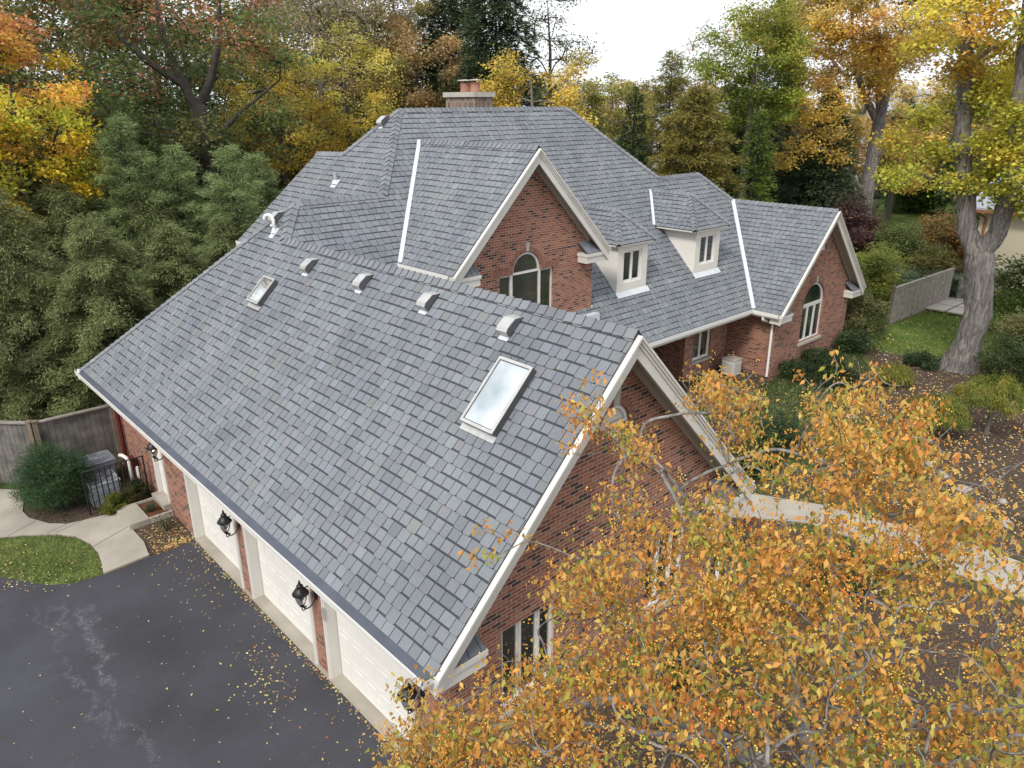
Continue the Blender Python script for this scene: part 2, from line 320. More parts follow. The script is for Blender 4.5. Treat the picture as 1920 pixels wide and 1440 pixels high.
def fast_mesh(name, V, F, C, material, parent=None, smooth=False):
    """V (n,3), F (k,4) or (k,3) index array, C (k,3) colours"""
    me = bpy.data.meshes.new(name); k, s = F.shape
    me.vertices.add(len(V)); me.vertices.foreach_set('co', V.astype(np.float32).ravel())
    me.loops.add(k*s); me.loops.foreach_set('vertex_index', F.astype(np.int32).ravel())
    me.polygons.add(k); me.polygons.foreach_set('loop_start', np.arange(0, k*s, s, dtype=np.int32))
    me.update(calc_edges=True)
    a = me.attributes.new('col', 'FLOAT_COLOR', 'FACE'); c = np.ones((k, 4), np.float32); c[:, :3] = C; a.data.foreach_set('color', c.ravel())
    me.materials.append(material)
    if smooth: me.polygons.foreach_set('use_smooth', [True]*k)
    o = bpy.data.objects.new(name, me); COL.objects.link(o)
    if parent is not None: o.parent = parent
    return o

def unit(a): return a/np.maximum(np.linalg.norm(a, axis=-1, keepdims=True), 1e-9)
def leaf_cards(pos, along, normal, L, W, fold=.25):
    """pointed leaves as two folded triangles pairs: 2 quads per leaf (base, side, tip, side) split on the midrib"""
    along = unit(along); side = unit(np.cross(normal, along)); nrm = np.cross(along, side)
    L = L[:, None]; W = W[:, None]
    b = pos; tip = pos+along*L-nrm*L*.12; mid = pos+along*L*.45
    s1 = mid+side*W*.5+nrm*W*fold; s2 = mid-side*W*.5+nrm*W*fold
    n = len(pos); V = np.stack([b, s1, tip, s2, mid], 1).reshape(-1, 3)
    i = np.arange(n)*5
    F = np.stack([np.stack([i, i+1, i+4], 1), np.stack([i+1, i+2, i+4], 1), np.stack([i+2, i+3, i+4], 1), np.stack([i+3, i, i+4], 1)], 1).reshape(-1, 3)
    return V, F
def diamond_cards(pos, along, normal, L, W):
    along = unit(along); side = unit(np.cross(normal, along))
    L = L[:, None]; W = W[:, None]
    V = np.stack([pos, pos+along*L*.45+side*W*.5, pos+along*L, pos+along*L*.45-side*W*.5], 1).reshape(-1, 3)
    i = np.arange(len(pos))*4
    return V, np.stack([i, i+1, i+2, i+3], 1)

def wloc(o):
    v = Vector((0, 0, 0))
    while o is not None: v = v+Vector(o.location); o = o.parent
    return v
def wb(mb, name, mats, parent=None, **k):
    """build a mesh given in world coordinates under a parent that stands somewhere else"""
    o = mb.build(name, mats, parent, **k)
    if parent is not None: o.location = -wloc(parent)
    return o

# =============================== THE HOUSE ===============================
house = thing('brick_house', 'large red brick house with grey shingle roofs, three bay garage wing and white trimmed gables', 'house', (12, 14, 0))
KL = 1.65       # garage left slope: z = x-KL
KF = 10.86      # front slope: z = y-KF
KP = 4.34       # upper left slope: z = x-KP
def clip(poly, cv):
    """Sutherland-Hodgman, 2d, cv convex ccw"""
    out = poly
    for i in range(len(cv)):
        a = cv[i]; b = cv[(i+1) % len(cv)]; inp = out; out = []
        if not inp: return []
        def sd(p): return (b[0]-a[0])*(p[1]-a[1])-(b[1]-a[1])*(p[0]-a[0])
        for j in range(len(inp)):
            p = inp[j]; q = inp[(j+1) % len(inp)]; sp = sd(p); sq = sd(q)
            if sp >= 0: out.append(p)
            if (sp >= 0) != (sq >= 0):
                t = sp/(sp-sq); out.append((p[0]+(q[0]-p[0])*t, p[1]+(q[1]-p[1])*t))
    return out
def area(p): return .5*sum(p[i][0]*p[(i+1) % len(p)][1]-p[(i+1) % len(p)][0]*p[i][1] for i in range(len(p)))

EXPO, TABW, BAND = .20, .213, .034
def shingles(mb, kind, K, pieces, seed, tone=1.0, expo=EXPO):
    """kind '-X': slope facing -X, z=x-K ; '+X': z=K-x ; '-Y': z=y-K ; '+Y': z=K-y.  pieces: convex polygons in plan"""
    rng = random.Random(seed); s2 = math.sqrt(.5)
    if kind == '-X': pt = lambda u, v: Vector((v*s2, u, v*s2-K)); N = Vector((-s2, 0, s2)); uv = lambda x, y: (y, x/s2)
    if kind == '+X': pt = lambda u, v: Vector((-v*s2, u, v*s2+K)); N = Vector((s2, 0, s2)); uv = lambda x, y: (y, -x/s2)
    if kind == '-Y': pt = lambda u, v: Vector((u, v*s2, v*s2-K)); N = Vector((0, -s2, s2)); uv = lambda x, y: (x, y/s2)
    if kind == '+Y': pt = lambda u, v: Vector((u, -v*s2, v*s2+K)); N = Vector((0, s2, s2)); uv = lambda x, y: (x, -y/s2)
    P = []
    for pc in pieces:
        q = [uv(x, y) for x, y in pc]
        if area(q) < 0: q = q[::-1]
        P.append(q)
        mb.face([pt(*a)+N*.002 for a in q], 0, (.045, .048, .055))
        lo = [pt(*a)-N*.10 for a in q]; hi = [pt(*a)+N*.002 for a in q]
        for i in range(len(q)):
            j = (i+1) % len(q); mb.face([lo[i], lo[j], hi[j], hi[i]], 0, (.05, .053, .06))
        mb.face(lo, 0, (.3, .28, .25))
    us = [a[0] for q in P for a in q]; vs = [a[1] for q in P for a in q]
    u0, u1, v0, v1 = min(us), max(us), min(vs), max(vs)
    nrow = int((v1-v0)/expo)+1
    for j in range(nrow):
        vb = v0+j*expo; vt = vb+expo; off = rng.random()*TABW; u = u0-off; run = 0; tooth = False
        rowt = rng.uniform(.96, 1.04)
        while u < u1:
            wdt = TABW*rng.choice((1, 1, 1, .9, 1.1, .82, 1.18)); 
            if run <= 0:
                tooth = not tooth; run = rng.choice((1, 1, 2, 2, 3)) if tooth else rng.choice((1, 2, 2, 3, 4))
            run -= 1
            ext = (BAND-.004) if tooth else 0; h = .014 if tooth else .009
            g = .0068; rect = [(u+g, vb-ext), (u+wdt-g, vb-ext), (u+wdt-g, vt-BAND), (u+g, vt-BAND)]
            if tooth:
                c = .022; rect = [(u+g+c, vb-ext), (u+wdt-g-c, vb-ext), (u+wdt-g, vb-ext+c), (u+wdt-g, vt-BAND), (u+g, vt-BAND), (u+g, vb-ext+c)]
            t = tone*rowt*rng.gauss(1, .058)*1.0; r = rng.random()
            if r < .10: base = (.192, .212, .220)
            elif r < .2: base = (.196, .200, .219)
            elif r < .225: base = (.196, .202, .202)
            else: base = (.188, .203, .222)
            colr = tuple(max(.08, x*t) for x in base)
            band = [(u, vt-BAND), (u+wdt, vt-BAND), (u+wdt, vt+.01), (u, vt+.01)]
            for q in P:
                c = clip(rect, q)
                if len(c) > 2 and abs(area(c)) > 2e-4:
                    f = lambda a: h*(1-max(0, min(1, (a[1]-vb)/expo)))+.007
                    top = [pt(*a)+N*f(a) for a in c]; mb.face(top, 0, colr)
                    bot = [pt(*a)+N*.001 for a in c]
                    for i in range(len(c)):
                        k = (i+1) % len(c)
                        if c[i][1] > vt-BAND-.002 and c[k][1] > vt-BAND-.002: continue
                        mb.face([bot[i], bot[k], top[k], top[i]], 0, tuple(x*.45 for x in colr))
                c = clip(band, q)
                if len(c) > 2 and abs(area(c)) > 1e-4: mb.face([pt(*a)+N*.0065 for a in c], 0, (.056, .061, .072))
            u += wdt
def caps(mb, A, B, d1, d2, seed, tone=1.0, w=.155, ex=.205):
    """overlapping cap shingles from low/near end A to end B; d1, d2 unit vectors pointing down the two slopes"""
    rng = random.Random(seed); A, B, d1, d2 = Vector(A), Vector(B), Vector(d1).normalized(), Vector(d2).normalized()
    L = (B-A).length; t = (B-A)/L; up = -(d1+d2).normalized(); n = max(1, round(L/ex)); e = L/n
    for i in range(n):
        a = A+t*(i*e); b = A+t*((i+1)*e+.03); c = [(w, d1, 0), (.045, d1, 1), (.045, d2, 1), (w, d2, 0)]
        pr = lambda p, hh: [p+d1*w+up*hh*.8, p+d1*.05+up*(hh-.006), p+up*(hh+.006), p+d2*.05+up*(hh-.006), p+d2*w+up*hh*.8]
        P = pr(a, .066); Q = pr(b, .038); Z = pr(a, .026)
        k = tone*rng.gauss(1.0, .08); colr = (.198*k, .210*k, .224*k)
        for j in range(4):
            mb.face([P[j], P[j+1], Q[j+1], Q[j]], 0, colr); mb.face([Z[j], Z[j+1], P[j+1], P[j]], 0, (.04, .043, .05))
        mb.face([Z[0], P[0], Q[0], pr(b, .0)[0]], 0, (.1, .1, .11)); mb.face([Z[4], P[4], Q[4], pr(b, .0)[4]], 0, (.1, .1, .11))

GX, GZ = 8.48, 6.83              # garage ridge
RW = 27.86                       # right wing ridge x
roof = MB()
# garage wing
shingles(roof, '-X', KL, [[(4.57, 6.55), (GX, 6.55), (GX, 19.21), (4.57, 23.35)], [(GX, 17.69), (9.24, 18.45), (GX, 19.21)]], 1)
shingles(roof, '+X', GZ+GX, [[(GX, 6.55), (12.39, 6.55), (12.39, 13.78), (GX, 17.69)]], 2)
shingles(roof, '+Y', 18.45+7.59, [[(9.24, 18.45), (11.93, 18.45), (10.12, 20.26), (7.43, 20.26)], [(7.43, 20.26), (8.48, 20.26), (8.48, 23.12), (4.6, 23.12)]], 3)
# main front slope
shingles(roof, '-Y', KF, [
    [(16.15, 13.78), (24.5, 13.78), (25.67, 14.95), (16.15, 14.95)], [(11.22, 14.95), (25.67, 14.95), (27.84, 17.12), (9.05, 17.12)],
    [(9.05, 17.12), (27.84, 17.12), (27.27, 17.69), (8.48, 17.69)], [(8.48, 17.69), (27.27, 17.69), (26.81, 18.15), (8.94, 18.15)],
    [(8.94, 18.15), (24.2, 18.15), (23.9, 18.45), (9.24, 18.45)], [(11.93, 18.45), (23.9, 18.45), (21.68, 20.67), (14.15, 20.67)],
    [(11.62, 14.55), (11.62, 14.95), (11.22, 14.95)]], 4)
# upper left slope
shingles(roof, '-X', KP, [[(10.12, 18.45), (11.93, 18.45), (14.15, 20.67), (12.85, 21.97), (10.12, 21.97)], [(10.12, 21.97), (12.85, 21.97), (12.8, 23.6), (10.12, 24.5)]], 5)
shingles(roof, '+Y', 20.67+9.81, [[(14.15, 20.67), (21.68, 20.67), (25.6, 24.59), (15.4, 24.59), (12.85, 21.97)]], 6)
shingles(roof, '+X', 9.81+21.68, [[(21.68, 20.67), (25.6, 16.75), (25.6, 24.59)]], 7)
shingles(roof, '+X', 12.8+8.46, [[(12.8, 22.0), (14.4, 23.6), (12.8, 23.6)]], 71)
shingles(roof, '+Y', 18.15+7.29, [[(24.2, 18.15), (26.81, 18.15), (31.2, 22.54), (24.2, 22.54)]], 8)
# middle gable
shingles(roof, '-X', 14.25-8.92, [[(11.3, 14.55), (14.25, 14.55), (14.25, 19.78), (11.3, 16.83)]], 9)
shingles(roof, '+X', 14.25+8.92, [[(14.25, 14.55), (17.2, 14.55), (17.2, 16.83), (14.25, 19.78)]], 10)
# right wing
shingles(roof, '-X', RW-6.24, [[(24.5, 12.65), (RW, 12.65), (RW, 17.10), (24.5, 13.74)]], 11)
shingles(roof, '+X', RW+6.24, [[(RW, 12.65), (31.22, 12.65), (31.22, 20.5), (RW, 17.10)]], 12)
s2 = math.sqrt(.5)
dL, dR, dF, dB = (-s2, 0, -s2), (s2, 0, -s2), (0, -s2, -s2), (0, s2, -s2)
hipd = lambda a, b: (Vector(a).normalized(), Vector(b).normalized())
def slopes(p, A, B, face):
    """unit vector lying in slope `face`, perpendicular to AB, pointing down/outwards"""
    N = {'L': (-1, 0, 1), 'R': (1, 0, 1), 'F': (0, -1, 1), 'B': (0, 1, 1)}[face]; N = Vector(N).normalized(); t = (Vector(B)-Vector(A)).normalized()
    d = N.cross(t).normalized()
    h = Vector((N.x, N.y, 0)); return d if d.dot(h) > 0 else -d
def cap(A, B, f1, f2, seed, **k): caps(roof, A, B, slopes(0, A, B, f1), slopes(0, A, B, f2), seed, **k)
def Z3(x, y, z): return (x, y, z)
cap((GX, 6.55, GZ), (GX, 17.69, GZ), 'L', 'R', 20)
cap((GX, 17.69, GZ), (9.24, 18.45, 7.59), 'L', 'F', 21)
cap((4.57, 23.2, 2.92), (9.24, 18.45, 7.59), 'L', 'B', 22, w=.12)
cap((9.24, 18.45, 7.59), (11.93, 18.45, 7.59), 'F', 'B', 23)
cap((11.93, 18.45, 7.59), (14.15, 20.67, 9.81), 'L', 'F', 24)
cap((14.15, 20.67, 9.81), (21.68, 20.67, 9.81), 'F', 'B', 25)
cap((24.2, 18.15, 7.29), (21.68, 20.67, 9.81), 'F', 'R', 26)
cap((24.2, 18.15, 7.29), (26.81, 18.15, 7.29), 'F', 'B', 27)
cap((RW, 17.12, 6.26), (26.81, 18.15, 7.29), 'F', 'R', 28)
cap((12.85, 21.97, 8.51), (14.15, 20.67, 9.81), 'L', 'B', 29)
cap((12.8, 23.6, 8.46), (12.85, 21.97, 8.51), 'L', 'R', 30)
cap((14.25, 14.55, 8.92), (14.25, 19.78, 8.92), 'L', 'R', 31)
cap((RW, 12.65, 6.24), (RW, 17.10, 6.24), 'L', 'R', 32)
ROOFP = wb(roof, 'roof', M['shingle'], house, attr=True)

# valley flashings
def valley(A, B, f1, f2, w=.10):
    A, B = Vector(A), Vector(B); mb = MB(); t = (B-A).normalized()
    for f in (f1, f2):
        N = Vector({'L': (-1, 0, 1), 'R': (1, 0, 1), 'F': (0, -1, 1), 'B': (0, 1, 1)}[f]).normalized(); d = N.cross(t).normalized()
        h = Vector((N.x, N.y, 0)); d = d if d.dot(h) < 0 else -d      # up and away from the valley line
        o = N*.024
        mb.prism([A+o, B+o, B+o+d*w, A+o+d*w], N*.008, 0)
    mb.tube([A+Vector((0, 0, .045)), B+Vector((0, 0, .045))], .012, 5)
    return wb(mb, 'valley_flashing', M['flash'], house)
valley((11.3, 16.83, 5.97), (14.25, 19.78, 8.92), 'L', 'F', .085)
valley((24.5, 13.76, 2.90), (27.84, 17.10, 6.24), 'L', 'F', .10)

# walls by constrained triangulation, with holes and reveals
def arch_pts(cx, zs, r, n=14): return [(cx+r*math.cos(math.pi*i/n), zs+r*math.sin(math.pi*i/n)) for i in range(n+1)]
def wall(outer, holes, mapf, inward, depth, mb=None, mi=0, revmi=0):
    mb = mb or MB(); pts = []; edges = []
    for lp in [outer]+holes:
        b = len(pts); pts += [Vector(p) for p in lp]; edges += [(b+i, b+(i+1) % len(lp)) for i in range(len(lp))]
    vv, ee, ff, *_ = delaunay_2d_cdt(pts, edges, [], 0, 1e-5)
    def inside(p, lp):
        c = False; n = len(lp)
        for i in range(n):
            (x1, y1), (x2, y2) = lp[i], lp[(i+1) % n]
            if (y1 > p[1]) != (y2 > p[1]) and p[0] < (x2-x1)*(p[1]-y1)/(y2-y1)+x1: c = not c
        return c
    inw = Vector(inward)*depth
    for f in ff:
        c = sum((vv[i] for i in f), Vector((0, 0)))/len(f)
        if not inside(c, outer) or any(inside(c, h) for h in holes): continue
        P = [Vector(mapf(*vv[i])) for i in f]; mb.face(P, mi); mb.face([p+inw for p in P][::-1], mi)
    for k, lp in enumerate([outer]+holes):
        for i in range(len(lp)):
            a = Vector(mapf(*lp[i])); b = Vector(mapf(*lp[(i+1) % len(lp)])); mb.face([a, b, b+inw, a+inw], mi if k == 0 else revmi)
    return mb
mapY = lambda y: (lambda a, b: (a, y, b))
mapX = lambda x: (lambda a, b: (x, a, b))

# --- garage wing, gable wall facing the camera side (y=7.0)
vent_hole = [(8.23, 5.16)]+[(8.96, 5.16)]+arch_pts(8.595, 5.16, .365)[1:-1]
W1 = [(6.15, 7.35, .95, 2.5), (9.7, 10.9, .95, 2.5)]
rect = lambda x0, x1, z0, z1: [(x0, z0), (x1, z0), (x1, z1), (x0, z1)]
mb = wall([(5.02, 0), (11.94, 0), (11.94, 3.1), (8.48, 6.56), (5.02, 3.1)], [vent_hole]+[rect(*a) for a in W1], mapY(7.0), (0, 1, 0), .22)
wb(mb, 'wall', M['brick'], house)
# --- garage door wall (x=5.02)
DOORS = [(7.76, 10.57), (10.96, 13.83), (14.23, 17.10)]
SIDE = (18.62, 19.48)
mb = wall([(7.22, 0), (22.9, 0), (22.9, 2.95), (7.22, 2.95)], [rect(a, b, .03, 2.32) for a, b in DOORS]+[rect(SIDE[0], SIDE[1], .3, 2.36)], mapX(5.02), (1, 0, 0), .34)
wb(mb, 'wall', M['brick'], house)
wb(MB().box(5.4, 11.9, 22.68, 22.9, 0, 2.95), 'wall', M['brick'], house); wb(MB().box(11.72, 11.94, 7.22, 13.6, 0, 2.9), 'wall', M['brick'], house)
# --- middle gable wall (y=14.95)
MW = [(13.2, 5.6), (13.2, 4.15), (15.27, 4.15), (15.27, 5.6), (14.76, 5.6)]+arch_pts(14.22, 5.62, .54)[1:-1]+[(13.68, 5.6)]
mb = wall([(11.62, .0), (16.93, .0), (16.93, 5.95), (14.25, 8.63), (11.62, 6.0)], [MW[::-1]], mapY(14.95), (0, 1, 0), .2)
wb(mb, 'wall', M['brick'], house)
wb(MB().box(11.6, 11.75, 15.16, 16.8, 3.2, 5.95), 'side_wall', M['stucco'], house); wb(MB().box(16.78, 16.93, 15.16, 16.6, 3.9, 5.9), 'side_wall', M['stucco'], house)
# --- lower front wall, porch recess
WF = (22.72, 23.85, .95, 2.45)
mb = wall([(22.2, 0), (24.95, 0), (24.95, 3.0), (22.2, 3.0)], [rect(*WF)], mapY(15.0), (0, 1, 0), .22)
mb.box(22.2, 22.42, 15.25, 17.0, 0, 3.0); mb.box(16.0, 22.2, 17.0, 17.2, 0, 3.0); mb.box(16.0, 16.25, 14.9, 17.0, 0, 3.0)
wb(mb, 'wall', M['brick'], house)
mb = MB().box(16.3, 22.15, 15.5, 16.98, 2.96, 3.02); wb(mb, 'porch_ceiling', M['trim'], house)
# --- right wing
RWW = [(26.92, 1.22), (28.6, 1.22), (28.6, 2.66)]+arch_pts(27.76, 2.66, .84)[1:-1]+[(26.92, 2.66)]
rv = [(27.6, 4.72), (28.14, 4.72)]+arch_pts(27.87, 4.72, .27)[1:-1]
mb = wall([(24.95, 0), (30.77, 0), (30.77, 2.95), (RW, 5.92), (24.95, 3.0)], [RWW, rv], mapY(13.05), (0, 1, 0), .22)
mb.box(24.95, 25.17, 13.27, 14.98, 0, 2.95); mb.box(30.55, 30.77, 13.27, 22.3, 0, 2.95); mb.box(12.0, 30.55, 22.3, 22.5, 0, 2.95)
wb(mb, 'wall', M['brick'], house)
mb = MB().box(10.45, 10.6, 20.3, 24.3, 0, 5.75); mb.box(10.6, 25.3, 24.15, 24.3, 0, 5.75); mb.box(25.15, 25.3, 17.3, 24.15, 3.0, 5.75); wb(mb, 'wall', M['brick'], house)

# brick arches, soldier courses, keystones
def arch_band(cx, zs, r0, r1, y, proud=.012, a0=0, a1=180, nb=None):
    mb = MB(); n = nb or int((r0+r1)/2*math.pi*(a1-a0)/180/.075); rng = random.Random(int(cx*10))
    for i in range(n):
        t0 = R(a0+(a1-a0)*i/n)+.012; t1 = R(a0+(a1-a0)*(i+1)/n)-.012
        q = [(cx+r*math.cos(t), y-proud, zs+r*math.sin(t)) for r, t in ((r0, t0), (r1, t0), (r1, t1), (r0, t1))]
        mb.prism(q, (0, proud+.1, 0), 0)
    return mb
archb = mat('arch brick', (.17, .08, .06), .9, noise=(.34, .16, .11), nscale=14); M['archb'] = archb
for cx, zs, r0, r1, y in ((8.595, 5.16, .37, .50, 7.0), (14.22, 5.62, .545, .68, 14.95), (27.76, 2.66, .845, .97, 13.05), (27.87, 4.72, .275, .36, 13.05)):
    wb(arch_band(cx, zs, r0, r1, y), 'brick_arch', M['archb'], house)
def soldier(x0, x1, z0, z1, y):
    mb = MB(); n = int((x1-x0)/.073)
    for i in range(n):
        a = x0+(x1-x0)*i/n; b = x0+(x1-x0)*(i+1)/n; mb.box(a+.005, b-.005, y-.01, y+.1, z0, z1)
    wb(mb, 'brick_lintel', M['archb'], house)
soldier(13.0, 13.60, 5.605, 5.80, 14.95); soldier(14.85, 15.45, 5.605, 5.80, 14.95)
for cx, z0, z1, w0, w1, y in ((8.58, 5.54, 5.83, .06, .10, 7.0), (14.22, 6.18, 6.42, .045, .06, 14.95), (27.76, 3.52, 3.72, .045, .06, 13.05)):
    mb = MB(); mb.prism([(cx-w0, y-.035, z0), (cx+w0, y-.035, z0), (cx+w1, y-.035, z1), (cx-w1, y-.035, z1)], (0, .12, 0)); wb(mb, 'keystone', M['stone'], house)

# louvred gable vents
def louver(cx, zs, r, y):
    fr = MB(); n = 16
    for i in range(n):
        t0, t1 = math.pi*i/n, math.pi*(i+1)/n
        q = [(cx+rr*math.cos(t), y-.005, zs+rr*math.sin(t)) for rr, t in ((r-.06, t0), (r, t0), (r, t1), (r-.06, t1))]; fr.prism(q, (0, .06, 0))
    fr.box(cx-r, cx+r, y-.01, y+.05, zs, zs+.05)
    f = wb(fr, 'gable_vent', M['white'], house); sl = MB(); z = zs+.07
    while z < zs+r-.07:
        hw = math.sqrt(max(0, (r-.06)**2-(z-zs)**2)); sl.prism([(cx-hw, y+.02, z), (cx+hw, y+.02, z), (cx+hw, y+.06, z+.035), (cx-hw, y+.06, z+.035)], (0, .006, 0)); z += .048
    sl.box(cx-r+.03, cx+r-.03, y+.085, y+.1, zs+.05, zs+r*.8)
    wb(sl, 'slat', M['trim'], f)
louver(8.595, 5.16, .36, 7.05); louver(27.87, 4.72, .265, 13.1)

# windows (facing -Y)
def bars(mb, x0, x1, z0, z1, y, t=.05, d=.06):
    mb.box(x0, x0+t, y, y+d, z0, z1); mb.box(x1-t, x1, y, y+d, z0, z1); mb.box(x0+t, x1-t, y, y+d, z0, z0+t); mb.box(x0+t, x1-t, y, y+d, z1-t, z1)
def window_y(x0, x1, z0, z1, y, splits=(.5,), sill=True, rec=.07, parent=None, t=.05, name='window'):
    fr = MB(); gl = MB(); yy = y+rec; bars(fr, x0, x1, z0, z1, yy, t+.01, .08)
    xs = [x0+t]+[x0+(x1-x0)*s for s in splits]+[x1-t]
    for i in range(len(xs)-1):
        a = xs[i]+(0 if i == 0 else .012); b = xs[i+1]-(0 if i == len(xs)-2 else .012)
        if i: fr.box(xs[i]-.012, xs[i]+.012, yy-.004, yy+.07, z0+t, z1-t)
        bars(fr, a, b, z0+t, z1-t, yy+.02, .042, .045)
        gl.box(a+.04, b-.04, yy+.045, yy+.055, z0+t+.04, z1-t-.04)
    f = wb(fr, name, M['white'], parent or house); wb(gl, 'pane', M['glass'], f)
    # dim room behind the glass
    if sill:
        s = MB(); s.prism([(x0-.07, y-.06, z0-.09), (x1+.07, y-.06, z0-.09), (x1+.07, y+rec, z0-.09), (x0-.07, y+rec, z0-.09)], (0, 0, .085)); wb(s, 'sill', M['stone'], f)
    return f
for a in W1: window_y(*a, 7.0, splits=(.36, .7))
window_y(*WF, 15.0, splits=(.5,))
# middle gable triple window with half round top
fr = MB(); gl = MB(); y = 15.02
bars(fr, 13.2, 13.68, 4.15, 5.6, y); bars(fr, 14.76, 15.27, 4.15, 5.6, y); bars(fr, 13.66, 14.78, 4.15, 5.62, y-.012, .06)
gl.box(13.25, 13.63, y+.03, y+.04, 4.2, 5.55); gl.box(14.81, 15.22, y+.03, y+.04, 4.2, 5.55); gl.box(13.72, 14.72, y+.02, y+.03, 4.2, 5.56)
for i in range(18):
    t0, t1 = math.pi*i/18, math.pi*(i+1)/18; fr.prism([(14.22+rr*math.cos(t), y-.012, 5.62+rr*math.sin(t)) for rr, t in ((.47, t0), (.54, t0), (.54, t1), (.47, t1))], (0, .06, 0))
gl.prism([(14.22+.49*math.cos(math.pi*i/18), y+.02, 5.62+.49*math.sin(math.pi*i/18)) for i in range(19)], (0, .01, 0))
f = wb(fr, 'arched_window', M['white'], house); wb(gl, 'pane', M['glass'], f)
# right wing arched window: three casements under a fanlight
fr = MB(); gl = MB(); y = 13.13
for i in range(3):
    a = 26.94+i*.553; bars(fr, a, a+.553, 1.24, 2.62, y, .055, .06); gl.box(a+.05, a+.5, y+.03, y+.04, 1.29, 2.57)
fr.box(26.92, 28.6, y-.01, y+.06, 2.62, 2.71)
for i in range(20):
    t0, t1 = math.pi*i/20, math.pi*(i+1)/20; fr.prism([(27.76+rr*math.cos(t), y-.012, 2.68+rr*math.sin(t)) for rr, t in ((.73, t0), (.82, t0), (.82, t1), (.73, t1))], (0, .06, 0))
gl.prism([(27.76+.75*math.cos(math.pi*i/20), y+.02, 2.70+.75*math.sin(math.pi*i/20)) for i in range(21)], (0, .01, 0))
f = wb(fr, 'arched_window', M['white'], house); wb(gl, 'pane', M['glass'], f)
s = MB().box(26.85, 28.67, 12.98, 13.12, 1.12, 1.215); wb(s, 'sill', M['stone'], f)

# rake boards, soffits, cornice returns
def gable_trim(xl, xr, ze, y0, yw, name='rake_trim', hgt=.36):
    xm = (xl+xr)/2; zr = ze+(xr-xl)/2; mb = MB()
    for o1, o2, pr in ((.0, .05, .10), (.05, .10, .075), (.10, .16, .045), (.16, hgt, .02)):
        for xa, sgn in ((xl, 1), (xr, -1)):
            a = .0
            q = [(xa, y0-pr, ze-o1+a), (xm, y0-pr, zr-o1+a), (xm, y0-pr, zr-o2+a), (xa, y0-pr, ze-o2+a)]
            mb.prism(q, (0, pr+.025, 0))
    wb(mb, name, M['trim'], house)
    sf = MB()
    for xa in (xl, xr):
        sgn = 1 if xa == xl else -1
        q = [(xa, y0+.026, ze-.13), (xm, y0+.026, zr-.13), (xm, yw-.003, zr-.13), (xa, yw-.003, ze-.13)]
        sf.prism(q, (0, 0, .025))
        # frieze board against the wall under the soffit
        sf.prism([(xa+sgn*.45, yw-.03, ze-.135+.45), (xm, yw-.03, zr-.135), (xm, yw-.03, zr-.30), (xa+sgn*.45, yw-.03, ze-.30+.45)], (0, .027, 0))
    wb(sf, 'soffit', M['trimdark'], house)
    for xa, sgn in ((xl, 1), (xr, -1)):
        rt = MB(); L = .92; x0, x1 = sorted((xa+sgn*.03, xa+sgn*L)); rt.box(x0, x1, y0+.03, yw+.02, ze-.36, ze-.17); rt.box(x0-.02, x1+.02, y0+.0, yw+.02, ze-.17, ze-.08)
        wb(rt, 'cornice_return', M['trim'], house)
        rs = MB(); zt = ze+.22
        xo, xi = xa+sgn*.10, xa+sgn*L; A0, A1, A2, A3 = Vector((xo, y0+.02, ze-.075)), Vector((xi, y0+.02, ze-.075)), Vector((xi, yw-.004, zt)), Vector((xa+sgn*.42, yw-.004, zt)); rng = random.Random(int(xa*10))
        P2 = lambda u, v: (A0+(A1-A0)*u)*(1-v)+(A3+(A2-A3)*u)*v
        for r_ in range(2):
            us_ = [0]+sorted(.12+.25*k+rng.uniform(0, .08) for k in range(4))[:4]+[1]
            for u, u2 in zip(us_[:-1], us_[1:]):
                k = rng.uniform(.85, 1.1); rs.prism([P2(u+.008, r_*.5), P2(u2-.008, r_*.5), P2(u2-.008, r_*.5+.5), P2(u+.008, r_*.5+.5)], (0, 0, .012+.012*(1-r_)), 0, (.16*k, .17*k, .19*k))
        lo_ = Vector((0, 0, -.004)); rs.prism([A0+lo_, A1+lo_, A2+lo_, A3+lo_], (0, 0, -.03), 0, (.04, .04, .05))
        wb(rs, 'return_roof', M['shingle'], house, attr=True)
gable_trim(4.57, 12.39, 2.90, 6.56, 7.0)
gable_trim(11.3, 17.2, 5.95, 14.56, 14.95, hgt=.38)
gable_trim(24.5, 31.22, 2.86, 12.66, 13.05, hgt=.38)

# gutters
def gutter(A, B, outv, lip=.028, name='gutter', guard=True, w=.13, fh=.13):
    A, B, o = Vector(A), Vector(B), Vector(outv); mb = MB(); Zv = Vector((0, 0, 1))
    mb.prism([A+o*(w-.012)-Zv*fh, A+o*w-Zv*fh*.75, A+o*w+Zv*lip, A+o*(w-.012)+Zv*lip, A+o*(w-.012)-Zv*.0, A+o*(w-.016)-Zv*fh], B-A)
    mb.prism([A-Zv*.14, A+o*(w-.02)-Zv*.14, A+o*(w-.02)-Zv*.12, A-Zv*.12], B-A)
    mb.prism([A-o*.02-Zv*.22, A-o*.002-Zv*.22, A-o*.002-Zv*.03, A-o*.02-Zv*.03], B-A)
    for P in (A, B):
        e = (B-A).normalized()*(.006 if P is A else -.006); mb.prism([P-Zv*.13, P+o*w-Zv*.13, P+o*w+Zv*lip*.9, P+Zv*.0], e)
    g = wb(mb, name, M['white'], house)
    if guard:
        gm = MB(); gm.prism([A+o*.0+Zv*.012, A+o*(w-.012)+Zv*.008, A+o*(w-.012)-Zv*.006, A+o*.0-Zv*.004], B-A); wb(gm, 'gutter_guard', M['guard'], g)
    return g
gutter((4.57, 6.57, 2.92), (4.57, 23.3, 2.92), (-1, 0, 0), .012, w=.19, fh=.05)
gutter((12.39, 6.57, 2.92), (12.39, 13.7, 2.92), (1, 0, 0))
gutter((11.3, 14.57, 5.97), (11.3, 16.8, 5.97), (-1, 0, 0))
